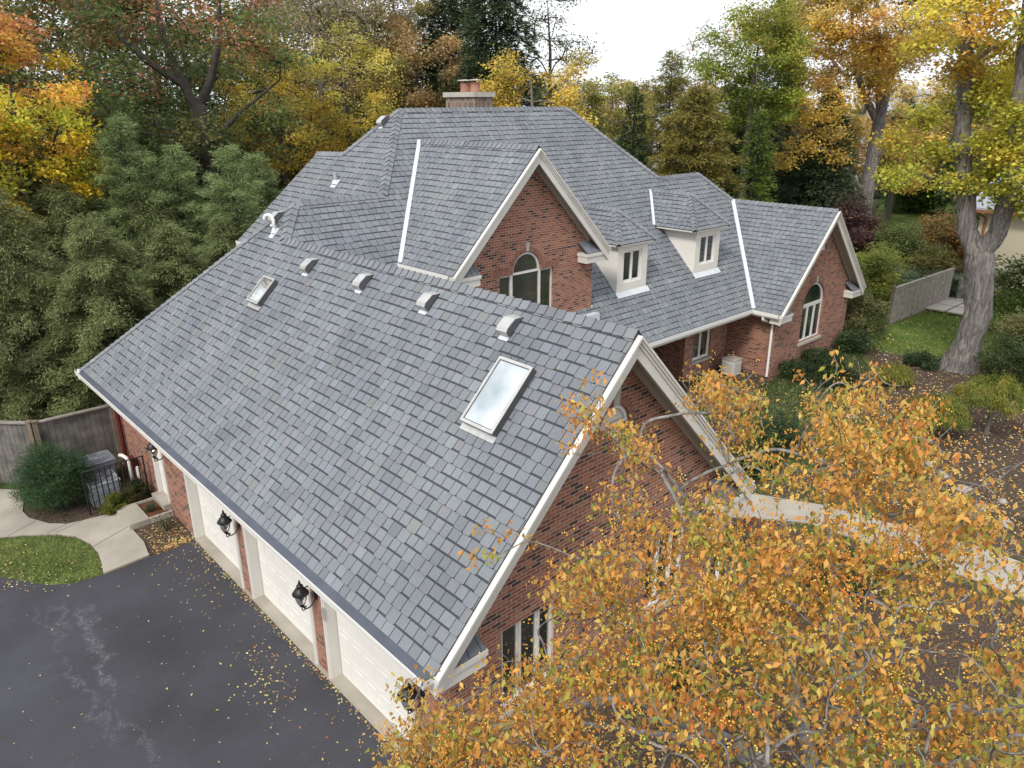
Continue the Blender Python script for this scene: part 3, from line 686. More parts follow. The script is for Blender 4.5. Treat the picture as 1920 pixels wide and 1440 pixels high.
gutter((17.2, 14.57, 5.97), (17.2, 16.2, 5.97), (1, 0, 0))
gutter((16.2, 13.78, 2.92), (24.38, 13.78, 2.92), (0, -1, 0))
gutter((24.5, 12.67, 2.88), (24.5, 13.9, 2.88), (-1, 0, 0))
gutter((10.12, 20.5, 5.78), (10.12, 24.4, 5.78), (-1, 0, 0))
gutter((31.22, 12.67, 2.88), (31.22, 20, 2.88), (1, 0, 0))
# eave soffits
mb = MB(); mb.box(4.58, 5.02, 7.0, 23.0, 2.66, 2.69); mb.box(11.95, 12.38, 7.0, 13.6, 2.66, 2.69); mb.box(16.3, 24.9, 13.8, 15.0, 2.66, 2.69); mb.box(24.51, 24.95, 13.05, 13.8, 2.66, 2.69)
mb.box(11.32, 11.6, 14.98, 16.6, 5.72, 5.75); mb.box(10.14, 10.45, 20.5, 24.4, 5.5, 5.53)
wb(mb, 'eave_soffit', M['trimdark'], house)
# downspouts
def downspout(pts, r=.045, m='white'):
    mb = MB(); P = [Vector(p) for p in pts]
    mb.tube(P, r, 4)
    return wb(mb, 'downspout', M[m], house)
downspout([(24.43, 13.3, 2.78), (24.43, 13.3, 2.62), (24.86, 13.12, 2.42), (24.88, 13.12, .35)], .055)
downspout([(4.44, 23.0, 3.02), (4.44, 23.0, 2.74), (4.62, 23.12, 2.52), (4.96, 23.05, 2.5)], .05)
downspout([(4.5, 21.9, 2.8), (4.93, 21.9, 2.55), (4.93, 21.9, .1)], .06, 'maroon')
downspout([(12.46, 6.75, 2.8), (12.46, 6.75, 2.6), (12.02, 6.9, 2.35), (12.02, 6.9, .05)], .05)

# skylights, vents and pipes on the slopes
def slopeframe(x, y, K): 
    return Vector((x, y, x-K)), Vector((0, 1, 0)), Vector((s2, 0, s2)), Vector((-s2, 0, s2))
def skylight(x0, x1, y0, y1, K):
    O, U, V, N = slopeframe((x0+x1)/2, (y0+y1)/2, K); hv = (x1-x0)/2/s2; hu = (y1-y0)/2; fr = MB()
    for a, b, du, dv in ((hu-.03, 0, .03, hv), (-hu+.03, 0, .03, hv), (0, hv-.03, hu-.06, .03), (0, -hv+.03, hu-.06, .03)):
        fr.obox(O+U*a+V*b+N*.07, U*du, V*dv, N*.07, 0)
    f = wb(fr, 'skylight', M['bronze'], house)
    tr = MB()
    for a, b, du, dv in ((hu-.02, 0, .025, hv), (-hu+.02, 0, .025, hv), (0, hv-.02, hu-.045, .025), (0, -hv+.02, hu-.045, .025)):
        tr.obox(O+U*a+V*b+N*.146, U*du, V*dv, N*.006, 0)
    wb(tr, 'frame_cap', M['galv'], f)
    g = MB(); g.obox(O+N*.125, U*(hu-.05), V*(hv-.05), N*.012); wb(g, 'pane', M['skyglass'], f)
    a = MB(); a.obox(O-V*(hv+.055)+N*.03, U*(hu+.02), V*.055, N*.008); wb(a, 'apron_flashing', M['galv'], f)
skylight(6.86, 7.72, 7.87, 8.64, KL); skylight(7.19, 7.70, 16.57, 17.15, KL)
def roof_vent(x, y, K, s=1.0):
    O, U, V, N = slopeframe(x, y, K); mb = MB(); hw = .155*s
    prof = [(.24, .035), (.10, .17), (-.12, .20), (-.20, .17), (-.22, .08), (-.20, .05)]   # (along V, along N)
    P = [V*a*s+N*b*s for a, b in prof]
    L_ = [O+p-U*hw for p in P]; R_ = [O+p+U*hw for p in P]
    for i in range(len(P)-1): mb.face([L_[i], R_[i], R_[i+1], L_[i+1]], 0)
    mb.face([O+V*.24*s+N*.035*s-U*hw, O+V*.24*s+N*.035*s+U*hw, O+V*.25*s+N*.01*s+U*hw, O+V*.25*s+N*.01*s-U*hw], 0)
    v = wb(mb, 'roof_vent', M['galv'], house)
    sd = MB(); sd.prism([q+U*.004 for q in L_], U*.012); sd.prism([q-U*.016 for q in R_], U*.012); sd.prism([O-V*.19*s-U*hw*.9+N*.03, O-V*.19*s+U*hw*.9+N*.03, O+V*.1*s+U*hw*.9+N*.03, O+V*.1*s-U*hw*.9+N*.03], N*.02); wb(sd, 'screen_and_shade_sides', M['ventdark'], v)  # hood sides coloured dark to paint in their shade; the lower plate is the screen
    b = MB(); b.obox(O+N*.022-V*.14*s, U*(hw-.03), V*.16*s, N*.004); wb(b, 'base_flashing', M['flash'], v)
for y in (15.76, 13.47, 11.20, 8.93): roof_vent(8.14, y, KL, .92)
roof_vent(8.86, 18.70, KL, .92); roof_vent(13.80, 20.95, KP, .95)
O, U, V, N = slopeframe(8.55, 18.35, KL)
mb = MB(); mb.tube([O+Vector(p) for p in ((0, 0, -.05), (0, 0, .34), (-.015, .03, .42), (-.06, .09, .47), (-.12, .16, .45), (-.14, .19, .38), (-.14, .19, .33))], .045, 10)
p = wb(mb, 'vent_pipe', M['white'], house, smooth=True); mb = MB(); mb.obox(O+N*.025, U*.11, V*.16, N*.005); mb.lathe([(.09, 0), (.05, .12)], O+Vector((0, 0, .02)), 10); wb(mb, 'pipe_flashing', M['flash'], p)
O, U, V, N = slopeframe(12.03, 21.2, KP)
mb = MB(); mb.tube([O-Vector((0, 0, .1)), O+Vector((0, 0, .34))], .06, 10); p = wb(mb, 'vent_pipe', M['galv'], house); mb = MB(); mb.obox(O+N*.025, U*.14, V*.16, N*.005); mb.lathe([(.12, 0), (.07, .1)], O+Vector((0, 0, .02)), 10); wb(mb, 'pipe_flashing', M['flash'], p)

# dormers
def dormer(xc, fh, rh, y0, zt, zr, tone=1):
    """xc centre, fh half width of the face, rh half width of the roof, y0 face plane, zt eave height, zr ridge height"""
    zb = y0-KF; mb = MB(); 
    hole = rect(xc-.46, xc+.46, zb+.32, zb+1.36)
    wall([(xc-fh, zb-.05), (xc+fh, zb-.05), (xc+fh, zt), (xc-fh, zt)], [hole], mapY(y0), (0, 1, 0), .12, mb)
    for sgn in (-1, 1):
        x = xc+sgn*fh; yb = zt+KF; mb.prism([(x, y0+.121, y0+.121-KF-.05), (x, y0+.121, zt), (x, yb, zt-.02), (x, yb, zt-.05)], (-sgn*.1, 0, 0))
    d = wb(mb, 'dormer', M['stucco'], house)
    window_y(xc-.46, xc+.46, zb+.32, zb+1.36, y0, (.5,), False, .03, parent=d, t=.035)
    fl = MB(); fl.prism([(xc-fh-.06, y0-.14, zb-.10), (xc+fh+.06, y0-.14, zb-.10), (xc+fh+.06, y0-.006, zb+.05), (xc-fh-.06, y0-.006, zb+.05)], (0, 0, .014)); wb(fl, 'sill_flashing', M['flash'], d)
    for sgn in (-1,):
        x = xc+sgn*(fh+.012); yb = zt+KF
        fl = MB(); fl.prism([(x, y0+.1, y0+.1-KF+.02), (x, y0+.1, y0+.1-KF+.07), (x, yb-.1, yb-.1-KF+.07), (x, yb-.1, yb-.1-KF+.02)], (sgn*.012, 0, 0)); wb(fl, 'step_flashing', M['flash'], d)
    r = MB(); h = zr-zt+0.0; ze = zr-rh; yf = y0-.17; yh = yf+rh; yv = ze+KF; yr = zr+KF
    shingles(r, '-X', xc-zr, [[(xc-rh, yf), (xc, yh), (xc, yr), (xc-rh, yv)]], int(xc), tone*.97, .17)
    shingles(r, '+X', xc+zr, [[(xc+rh, yf), (xc, yh), (xc, yr), (xc+rh, yv)]], int(xc)+1, tone, .17)
    shingles(r, '-Y', yf-ze, [[(xc-rh, yf), (xc+rh, yf), (xc, yh)]], int(xc)+2, tone*.97, .17)
    c = lambda A, B, f1, f2, s_: caps(r, A, B, slopes(0, A, B, f1), slopes(0, A, B, f2), s_, w=.12, ex=.17)
    c((xc-rh, yf, ze), (xc, yh, zr), 'L', 'F', 41); c((xc+rh, yf, ze), (xc, yh, zr), 'F', 'R', 42); c((xc, yh, zr), (xc, yr, zr), 'L', 'R', 43)
    wb(r, 'dormer_roof', M['shingle'], d, attr=True)
    e = MB(); 
    e.prism([(xc-rh+.02, yf+.02, ze-.07), (xc+rh-.02, yf+.02, ze-.07), (xc+rh-.02, y0+.3, ze-.07), (xc-rh+.02, y0+.3, ze-.07)], (0, 0, .06))
    for sgn in (-1, 1): x0, x1 = sorted((xc+sgn*fh, xc+sgn*(rh-.02))); e.prism([(x0, y0+.3, ze-.07), (x1, y0+.3, ze-.07), (x1, yv-.12, ze-.07), (x0, yv-.12, ze-.07)], (0, 0, .06))
    wb(e, 'dormer_eave', M['trim'], d)
    if rh > .95:
        A, B = Vector((xc-rh, yv, ze)), Vector((xc, yr, zr)); fl = MB(); t = (B-A).normalized()
        for Nn in (Vector((-1, 0, 1)).normalized(), Vector((0, -1, 1)).normalized()):
            dd = Nn.cross(t).normalized(); dd = dd if dd.dot(Vector((Nn.x, Nn.y, 0))) < 0 else -dd; fl.prism([A+Nn*.024, B+Nn*.024, B+Nn*.024+dd*.07, A+Nn*.024+dd*.07], Nn*.008)
        wb(fl, 'valley_flashing', M['flash'], d)
dormer(19.05, .75, .93, 15.1, 5.80, 6.78)
dormer(23.26, .74, 1.08, 15.1, 5.86, 6.93)
# metal box flashing at the foot of the middle gable
mb = MB(); mb.box(16.15, 16.98, 14.62, 14.948, 3.70, 3.98); mb.box(16.931, 17.02, 14.948, 15.4, 3.95, 4.15); mb.prism([(16.15, 14.55, 3.69), (16.98, 14.55, 3.69), (16.98, 14.62, 3.76), (16.15, 14.62, 3.76)], (0, 0, .02)); wb(mb, 'kickout_flashing', M['flash'], house)

# chimney
mb = MB(); mb.box(17.5, 18.3, 21.0, 22.62, 6.0, 10.20); ch = wb(mb, 'chimney', M['soldier'], house)
mb = MB(); mb.box(17.43, 18.37, 20.93, 22.69, 10.20, 10.36); wb(mb, 'chimney_cap', M['stone'], ch)
for cy in (21.45, 22.0):
    mb = MB(); mb.lathe([(.17, 0), (.18, .04), (.16, .06), (.17, .28), (.185, .31), (.14, .31), (.13, .1)], (17.9, cy, 10.36), 18); f = wb(mb, 'flue_pot', M['terracotta'], ch, smooth=True)
    mb = MB(); mb.lathe([(.0, .42), (.26, .39), (.27, .37), (.0, .36)], (17.9, cy, 10.36), 14)
    for k in range(4): mb.tube([(17.9+.14*math.cos(k*1.57), cy+.14*math.sin(k*1.57), 10.64), (17.9+.14*math.cos(k*1.57), cy+.14*math.sin(k*1.57), 10.74)], .012, 4)
    wb(mb, 'flue_cap', M['stone'], f)

# garage doors
for a, b in DOORS:
    mb = MB(); mb.box(5.22, 5.27, a+.13, b-.13, .03, 2.22)
    for k in range(4):
        z0 = .05+k*.545
        mb.box(5.212, 5.222, a+.135, b-.135, z0+.006, z0+.535)
        n = 6; wdt = (b-a-.27)/n
        for i in range(n):
            y0 = a+.135+i*wdt; yy0, yy1 = y0+.08, y0+wdt-.08
            mb.box(5.204, 5.214, yy0, yy1, z0+.12, z0+.42)
    d = wb(mb, 'garage_door', M['door'], house)
    fr = MB(); x0 = 5.03
    for y0, y1 in ((a, a+.12), (b-.12, b)): fr.box(5.0, 5.36, y0+.002, y1, .035, 2.2); fr.box(4.985, 5.03, y0+.03, y1-.03, .035, 2.2)
    fr.box(5.0, 5.36, a+.002, b-.002, 2.2, 2.318)
    wb(fr, 'door_frame', M['trim'], d)
    lt = MB(); lt.box(5.195, 5.21, (a+b)/2-.12, (a+b)/2+.12, .22, .25); wb(lt, 'handle', M['trim'], d)
mb = MB(); mb.box(4.975, 4.987, 10.43, 10.50, 1.35, 1.62); wb(mb, 'keypad', M['galv'], house)
# side entrance door
a, b = SIDE
mb = MB(); mb.box(5.10, 5.15, a+.09, b-.09, .34, 2.28); mb.box(5.09, 5.102, a+.2, b-.2, .55, 1.1); mb.box(5.09, 5.102, a+.2, b-.2, 1.3, 2.1)
d = wb(mb, 'side_door', M['white'], house); fr = MB()
for y0, y1 in ((a, a+.08), (b-.08, b)): fr.box(4.99, 5.18, y0+.002, y1, .34, 2.28)
fr.box(4.99, 5.18, a+.002, b-.002, 2.28, 2.358); wb(fr, 'door_frame', M['trim'], d)
mb = MB(); mb.lathe([(0, 0), (.03, .01), (.03, .04), (0, .05)], (5.06, a+.16, 1.3), 10); mb.tube([(5.06, a+.16, 1.32), (5.1, a+.16, 1.32)], .012, 6); wb(mb, 'handle', M['galv'], d)
mb = MB(); mb.box(4.82, 5.36, a-.03, b+.03, .2, .338); wb(mb, 'threshold', M['concrete'], house)

# =============================== GROUND ===============================
def gz(x, y):
    t = min(1, max(0, (x-15)/8.0)); return .30*t*t*(3-2*t)
def sheet(name, loop, m, off, res=.8, label=None, kind='structure', edge=0, z=gz):
    """flat ground sheet following gz, from an outline; subdivided by a grid; with a skirt going down"""
    pts = [Vector(p) for p in loop]; n0 = len(pts)
    xs = [p.x for p in pts]; ys = [p.y for p in pts]
    def inside(p):
        c = False
        for i in range(n0):
            a, b = pts[i], pts[(i+1) % n0]
            if (a.y > p[1]) != (b.y > p[1]) and p[0] < (b.x-a.x)*(p[1]-a.y)/(b.y-a.y)+a.x: c = not c
        return c
    P = list(pts); x = min(xs)+res/2
    while x < max(xs):
        y = min(ys)+res/2
        while y < max(ys):
            if inside((x, y)): P.append(Vector((x, y)))
            y += res
        x += res
    vv, ee, ff, *_ = delaunay_2d_cdt(P, [(i, (i+1) % n0) for i in range(n0)], [], 0, 1e-4)
    mb = MB()
    for f in ff:
        c = sum((vv[i] for i in f), Vector((0, 0)))/len(f)
        if inside(c): mb.face([(vv[i].x, vv[i].y, z(vv[i].x, vv[i].y)+off) for i in f])
    for i in range(n0):
        a, b = pts[i], pts[(i+1) % n0]; za, zb = z(a.x, a.y)+off, z(b.x, b.y)+off
        mb.face([(a.x, a.y, za), (b.x, b.y, zb), (b.x, b.y, zb-max(.03, edge)), (a.x, a.y, za-max(.03, edge))])
    o = mb.build(name, m); meta(o, kind=kind)
    return o
def smooth_loop(P, n=4):
    out = []; k = len(P)
    for i in range(k):
        p0, p1, p2, p3 = (np.array(P[(i+j-1) % k], float) for j in range(4))
        for s in range(n):
            t = s/n; out.append(tuple(.5*((2*p1)+(-p0+p2)*t+(2*p0-5*p1+4*p2-p3)*t*t+(-p0+3*p1-3*p2+p3)*t**3)))
    return out

# base soil sheet reaching the horizon
mb = MB(); xs = [-900, -200, -60, -20, 0, 8]+[14+i for i in range(0, 12)]+[30, 60, 150, 400, 1200]; ys = [-600, -100, -20, 0, 10, 20, 40, 80, 200, 500, 1200]
for i in range(len(xs)-1):
    for j in range(len(ys)-1):
        q = [(xs[i], ys[j]), (xs[i+1], ys[j]), (xs[i+1], ys[j+1]), (xs[i], ys[j+1])]; mb.face([(x, y, gz(x, y)) for x, y in q])
meta(mb.build('ground', M['ground']), kind='structure')
drive = [(-25, -20), (4.98, -20), (4.98, 16.98), (4.85, 16.95), (4.45, 16.9), (3.9, 17.0), (3.45, 16.92), (2.95, 16.88), (2.72, 16.98), (2.3, 17.02), (1.9, 17.3), (1.5, 17.85), (1.1, 18.5), (.5, 19.3), (-.6, 20.2), (-4, 21.5), (-25, 24)]
sheet('driveway', drive, M['asphalt'], .02, 3)
lawnL = [(2.86, 16.95), (2.95, 17.4), (3.02, 17.95), (3.0, 18.5), (2.82, 19.1), (2.5, 19.55), (2.0, 19.95), (1.3, 20.4), (.4, 20.8), (-1.0, 21.4), (-4, 22.5), (-4, 21.5), (-.6, 20.2), (.5, 19.3), (1.1, 18.5), (1.5, 17.85), (1.9, 17.3), (2.3, 17.02), (2.72, 16.95)]
sheet('lawn', lawnL, M['lawn'], .012, .5)
walk = [(2.88, 16.95), (3.9, 17.03), (4.0, 17.7), (3.98, 18.5), (3.97, 19.62), (3.6, 19.75), (3.2, 19.82), (2.85, 19.9), (2.5, 20.25), (2.2, 20.9), (2.15, 21.4), (2.3, 22.0), (2.45, 22.7), (1.4, 23.8), (-2, 25), (-4, 25), (-4, 22.52), (-1.0, 21.42), (.4, 20.82), (1.3, 20.42), (2.0, 19.97), (2.5, 19.57), (2.84, 19.12), (3.02, 18.5), (3.04, 17.95), (2.97, 17.4)]
sheet('walkway', walk, M['concrete'], .045, .7, edge=.06)
jm = MB()
for a, b in (((3.03, 18.3), (3.98, 18.72)), ((2.35, 19.72), (2.86, 19.9)), ((1.62, 20.25), (2.3, 20.6)), ((2.5, 19.6), (3.2, 19.82))):
    a, b = Vector((*a, .047)), Vector((*b, .047)); d = (b-a).normalized(); n = Vector((-d.y, d.x, 0))*.008; jm.face([a-n, b-n, b+n, a+n])
meta(jm.build('walkway_joints', M['mulch']), kind='structure')
bed = smooth_loop([(2.17, 20.9), (2.2, 21.9), (2.6, 22.6), (4.9, 22.6), (4.98, 17.0), (4.1, 17.0), (4.02, 18.0), (4.0, 19.65), (3.2, 19.86), (2.7, 20.05)], 3)
sheet('garden_bed', bed, M['mulch'], .018, .5)
# concrete apron in front of the doors
mb = MB(); mb.box(4.99, 5.34, 6.9, 17.35, -.02, .032); 
meta(mb.build('apron', M['concrete']), kind='structure')
mb = MB(); mb.box(4.955, 4.988, 6.9, 17.0, -.02, .028); meta(mb.build('apron_kerb', M['concrete']), kind='structure')
# right side
path = [(13.2, 13.5), (13.8, 11), (14.8, 9.4), (15.9, 8.2), (16.6, 7.2), (16.75, 6), (16.9, 4.5), (17.05, 3.2), (17.0, 1.5), (16.8, -2), (16.5, -8), (18.0, -8), (18.3, -2), (18.4, 1.5), (18.4, 3.8), (18.1, 5.5), (17.7, 7.2), (17.0, 8.75), (16, 10), (15, 11.4), (14.6, 13.7)]
sheet('front_path', path, M['concrete'], .035, .7, edge=.05)
lawnR = smooth_loop([(31.3, 11.6), (32.1, 9.2), (34, 7.6), (38, 7.0), (50, 5.5), (52, 10), (46.5, 14.3), (40, 13.6), (36.5, 14.9), (33.5, 13.9)], 4)
sheet('lawn', lawnR, M['lawn'], .012, 1.5)
lawnF = smooth_loop([(52, 19.5), (60, 15), (80, 16), (90, 26), (82, 32), (66, 27), (58, 24.5)], 4)
sheet('lawn', lawnF, M['lawn'], .012, 4)
mul = smooth_loop([(18.5, 10), (21, 13), (24.6, 12.9), (30.8, 12.9), (31.3, 11.6), (32.1, 9.2), (34, 7.4), (33, 4), (27, 1), (21, -1), (18.7, 1), (18.6, 5)], 4)
sheet('mulch_bed', mul, M['mulch'], .008, 1)
sheet('mulch_bed', [(5.1, 6.9), (5.1, -6), (16.4, -6), (16.6, 2), (16.6, 6), (15.8, 7.6), (13.6, 10.5), (13.0, 13.5), (12.1, 13.5), (12.1, 6.9)], M['mulch'], .008, 1.2)
patch = smooth_loop([(19.0, 8.5), (20.5, 12.2), (24.4, 12.7), (29.8, 12.6), (29.2, 10.9), (25.0, 10.2), (22.8, 7.8), (20.4, 7.2)], 4)
sheet('ground_cover', patch, M['lawn'], .016, .8)

# =============================== STREET-SIDE OBJECTS ===============================
# entrance step block with the rusty planter tray
st = thing('entrance_step', 'low pale concrete step block beside the planter tray at the side door', 'step', (4.2, 19.1, 0))
wb(MB().box(3.93, 4.42, 18.5, 19.62, .0, .17), 'slab', M['concrete'], st)
tr = thing('planter_tray', 'shallow rust brown soil planter framed by pale stone edging at the side door', 'planter', (4.72, 19.1, 0))
mb = MB(); mb.box(4.43, 5.0, 18.5, 18.57, 0, .17); mb.box(4.93, 5.0, 18.57, 19.65, 0, .19); mb.box(4.43, 4.93, 19.6, 19.65, 0, .15); wb(mb, 'edging', M['stone'], tr)
wb(MB().box(4.43, 4.93, 18.57, 19.6, 0, .09), 'soil', M['rust'], tr)

# wall lanterns
def make_lantern(name, label, lit=False):
    t = thing(name, label, 'wall lantern')
    mb = MB(); mb.box(-.02, .0, -.05, .05, -.16, .16); mb.tube([(-.02, 0, .0), (-.02, 0, .02)], .03, 8)
    wb(mb, 'back_plate', M['black'], t)
    sc = [(-.02, 0, .06)]+[(-.02-.17*math.sin(a)*1.0, 0, -.12-.20*math.cos(a)+.12) for a in np.linspace(.35, 2.75, 1)]
    arm = MB(); pts = []
    for a in np.linspace(0, 1, 16):          # S scroll from the plate, down and under the lamp
        ang = -1.2+a*3.4; pts.append((-.13+.12*math.cos(ang+.2), 0, -.10-.17*math.sin(ang)))
    arm.tube(pts, .011, 6)
    sp = [(-.22+.045*(1-b*.6)*math.cos(2*math.pi*b*1.3+.3), 0, -.245+.045*(1-b*.6)*math.sin(2*math.pi*b*1.3+.3)) for b in np.linspace(0, 1, 14)]; arm.tube(sp, .009, 5)
    sp = [(-.05+.035*(1-b*.6)*math.cos(2*math.pi*b*1.2), 0, .10+.035*(1-b*.6)*math.sin(2*math.pi*b*1.2)) for b in np.linspace(0, 1, 12)]; arm.tube(sp, .009, 5)
    arm.tube([(-.02, 0, .05), (-.08, 0, .12), (-.16, 0, .12)], .01, 6)
    wb(arm, 'scroll_bracket', M['black'], t)
    cx = -.25
    mb = MB(); mb.lathe([(.125, .04), (.13, .05), (.085, .12), (.05, .15), (.045, .175), (.055, .18), (.045, .20), (.018, .215), (.022, .235), (.006, .29)], (cx, 0, 0), 18); mb.lathe([(.125, .04), (.0, .06)], (cx, 0, 0), 18); wb(mb, 'hood', M['black'], t, smooth=True)
    mb = MB(); mb.lathe([(.075, .045), (.088, 0), (.088, -.05), (.07, -.11), (.045, -.14)], (cx, 0, 0), 18); wb(mb, 'glass_globe', M['lampglass'], t, smooth=True)
    mb = MB(); mb.lathe([(.05, -.13), (.055, -.145), (.03, -.165), (.035, -.185), (.012, -.20), (.0, -.23)], (cx, 0, 0), 12); wb(mb, 'base', M['black'], t, smooth=True)
    mb = MB()
    for k in range(3): a = k*2.1; mb.tube([(cx+.025*math.cos(a), .025*math.sin(a), -.13), (cx+.025*math.cos(a), .025*math.sin(a), -.04)], .009, 6)
    c = wb(mb, 'candle_sleeves', M['black'], t)
    mb = MB()
    for k in range(3): a = k*2.1; mb.lathe([(.0, -.04), (.012, -.03), (.012, -.01), (0, .02)], (cx+.025*math.cos(a), .025*math.sin(a), 0), 6)
    wb(mb, 'bulb', M['bulb'] if lit else M['lampglass'], c)
    return t
GL = 'black scroll lanterns on the garage wall'
ln = make_lantern('wall_lantern', 'black scroll lantern on the brick pier between the far and middle garage doors', False); ln['group'] = GL
ln.scale = (1.15, 1.15, 1.15); ln.location = (5.018, 14.03, 1.86)
l2 = copy_tree(ln); l2.location = (5.018, 10.76, 1.84); l2['label'] = 'black scroll lantern on the brick pier between the middle and near garage doors'
l3 = copy_tree(ln); l3.location = (5.018, 7.5, 1.82); l3['label'] = 'black scroll lantern at the near garage corner, half hidden by orange leaves'
l4 = make_lantern('wall_lantern', 'lit black scroll lantern beside the white side door, under the eave', True); l4['group'] = GL; l4.scale = (1.15, 1.15, 1.15); l4.location = (5.018, 18.25, 2.08)

# iron railing, air conditioners
rl = thing('iron_railing', 'black iron railing screening the air conditioners beside the hedge', 'railing', (4.2, 20.4, 0))
A, B = Vector((3.42, 20.0, 0)), Vector((4.88, 19.95, 0)); B2 = Vector((3.55, 21.7, 0))
def rail(P, Q, h=1.25):
    d = (Q-P).normalized(); L = (Q-P).length; Zv = Vector((0, 0, 1)); n = int(L/.13)
    fr = MB(); fr.tube([P+Zv*h, Q+Zv*h], .019, 4); fr.tube([P+Zv*.12, Q+Zv*.12], .014, 4)
    for X_ in (P, Q): fr.tube([X_, X_+Zv*(h+.02)], .022, 4)
    wb(fr, 'rail_frame', M['black'], rl); b = MB()
    for i in range(1, n): X_ = P+d*(L*i/n); b.tube([X_+Zv*.12, X_+Zv*h], .016, 4)
    wb(b, 'bars', M['black'], rl)
rail(A, B)
def ac_unit(x, y, label, m1, m2, s=.38, h=.75, rz=0, fan=1, g='air conditioners behind the railing'):
    t = thing('air_conditioner', label, 'air conditioner', (x, y, gz(x, y)), rz, g)
    mb = MB(); mb.box(-s, s, -s, s, .04, h); 
    b = mb.build('casing', m1, t)
    lv = MB()
    for k in range(int((h-.2)/.05)):
        z = .12+k*.05
        for sx, sy, ex, ey in ((-s-.006, -s+.03, -s-.001, s-.03), (s+.001, -s+.03, s+.006, s-.03), (-s+.03, -s-.006, s-.03, -s-.001)): lv.box(sx, ex, sy, ey, z, z+.02)
    lv.build('louvres', m2, b)
    tp = MB(); tp.box(-s-.02, s+.02, -s-.02, s+.02, h, h+.035); tp.build('top', m2, t)
    if fan:
        fg = MB()
        for q in ([(0, 0)] if fan == 1 else [(-.18, -.16), (.18, .16), (.17, -.18), (-.17, .19)]):
            for r_ in (.06, .11, .16) if fan > 1 else (.1, .18, .26, .33): fg.tube([(q[0]+r_*math.cos(a), q[1]+r_*math.sin(a), h+.045) for a in np.linspace(0, 2*math.pi, 17)], .006, 4)
        fg.build('fan_guard', M['black'], t)
    return t
acw = mat('pale grey metal', (.17, .18, .21), .45, noise=(.26, .28, .32), nscale=5)
acw2 = mat('pale plastic cover', (.38, .40, .44), .5, noise=(.24, .26, .30), nscale=9)
ac_unit(4.15, 21.75, 'dark grey box air conditioner with a flat lid, behind the railing near the fence', M['grille'], acw)
ac_unit(3.95, 20.65, 'pale covered air conditioner with round fan openings just behind the railing', acw2, acw2, .36, .62, 0, 2)
t = thing('gas_pipe', 'bent white pipe with a meter against the brick wall behind the railing', 'pipe', (4.75, 21.0, 0))
mb = MB(); mb.tube([(4.7, 20.7, .02), (4.7, 20.7, .85), (4.68, 20.75, .98), (4.62, 20.9, 1.02), (4.58, 21.0, 1.0)], .05, 10); wb(mb, 'pipe', M['white'], t, smooth=True)
mb = MB(); mb.box(4.72, 4.95, 20.95, 21.25, .5, .8); mb.tube([(4.85, 21.1, 0), (4.85, 21.1, .5)], .02, 6); wb(mb, 'meter', M['maroon'], t)
mb = MB(); mb.tube([(4.86, 20.55, .02), (4.86, 20.55, .72)], .05, 8); wb(mb, 'conduit', M['white'], t)
t = ac_unit(24.25, 14.25, 'beige box unit standing in the porch corner against the brick wall', M['trim'], M['stone'], .26, .62, 0, 0); del t['group']
# fences
def board_fence(name, label, P, Q, h, m, cap, post, posts=2, bw=.14, cat='fence', endpost=True, side=1):
    P, Q = Vector(P), Vector(Q); L = (Q-P).length; d = (Q-P)/L; n = Vector((-d.y, d.x, 0))*side; t = thing(name, label, cat, tuple((P+Q)/2))
    k = int(L/bw); rng = random.Random(int(P.x*7)); bd = MB(); Zv = Vector((0, 0, 1))
    for i in range(k):
        gp = .014 if bw > .145 else .005; a = P+d*(L*i/k+gp); w_ = L/k-2*gp; hh = h-.02+rng.uniform(-.006, .006); o = n*rng.uniform(-.006, .006)
        bd.prism([a+o, a+d*w_+o, a+d*w_+o+n*.02, a+o+n*.02], Zv*hh)
    wb(bd, 'boards', m, t)
    cp = MB(); cp.prism([P-n*.05+Zv*h, Q-n*.05+Zv*h, Q+n*.09+Zv*h, P+n*.09+Zv*h], Zv*.04); cp.prism([P-n*.022+Zv*(h-.12), Q-n*.022+Zv*(h-.12), Q-n*.003+Zv*(h-.12), P-n*.003+Zv*(h-.12)], Zv*.118); wb(cp, 'cap_rail', cap, t)
    for i in range(posts):
        a = P+d*(L*i/max(1, posts-1)); mb = MB(); mb.obox(a+n*.075+Zv*(h+.06)/2, d*.055, n*.055, Zv*(h+.06)/2); mb.obox(a+n*.075+Zv*(h+.08), d*.075, n*.075, Zv*.02); wb(mb, 'post', post, t)
    return t
board_fence('wooden_fence', 'weathered brown board fence joining the far garage corner behind the air conditioners', (3.05, 22.75, 0), (4.98, 22.72, 0), 1.85, M['wood'], M['woodcap'], M['woodpost'], 2, side=-1)
board_fence('wooden_fence', 'weathered brown board fence running out of the picture behind the round hedge', (3.0, 22.82, 0), (.2, 25.6, 0), 1.85, M['wood'], M['woodcap'], M['woodpost'], 2, side=1)
def bounded(P, Q): return P, Q
fz = .3
board_fence('grey_fence', 'silver grey board fence panels standing on the lawn in front of green shrubs', (35.4, 12.95, fz), (42.0, 12.7, fz), 1.75, M['woodgrey'], M['woodgrey'], M['woodpost'], 3, .16, side=1)
board_fence('low_picket_fence', 'low grey picket fence far behind the maple trunk, below the orange shrub', (54, 17.5, fz), (60.5, 15.5, fz), 1.1, M['woodgrey'], M['woodgrey'], M['woodgrey'], 3, .13, side=1)
board_fence('garden_gate', 'pale grey gate section between the fence panels and the big maple', (42.5, 12.4, fz), (45.4, 11.2, fz), 1.1, M['woodgrey'], M['woodgrey'], M['woodgrey'], 2, .12, side=1)
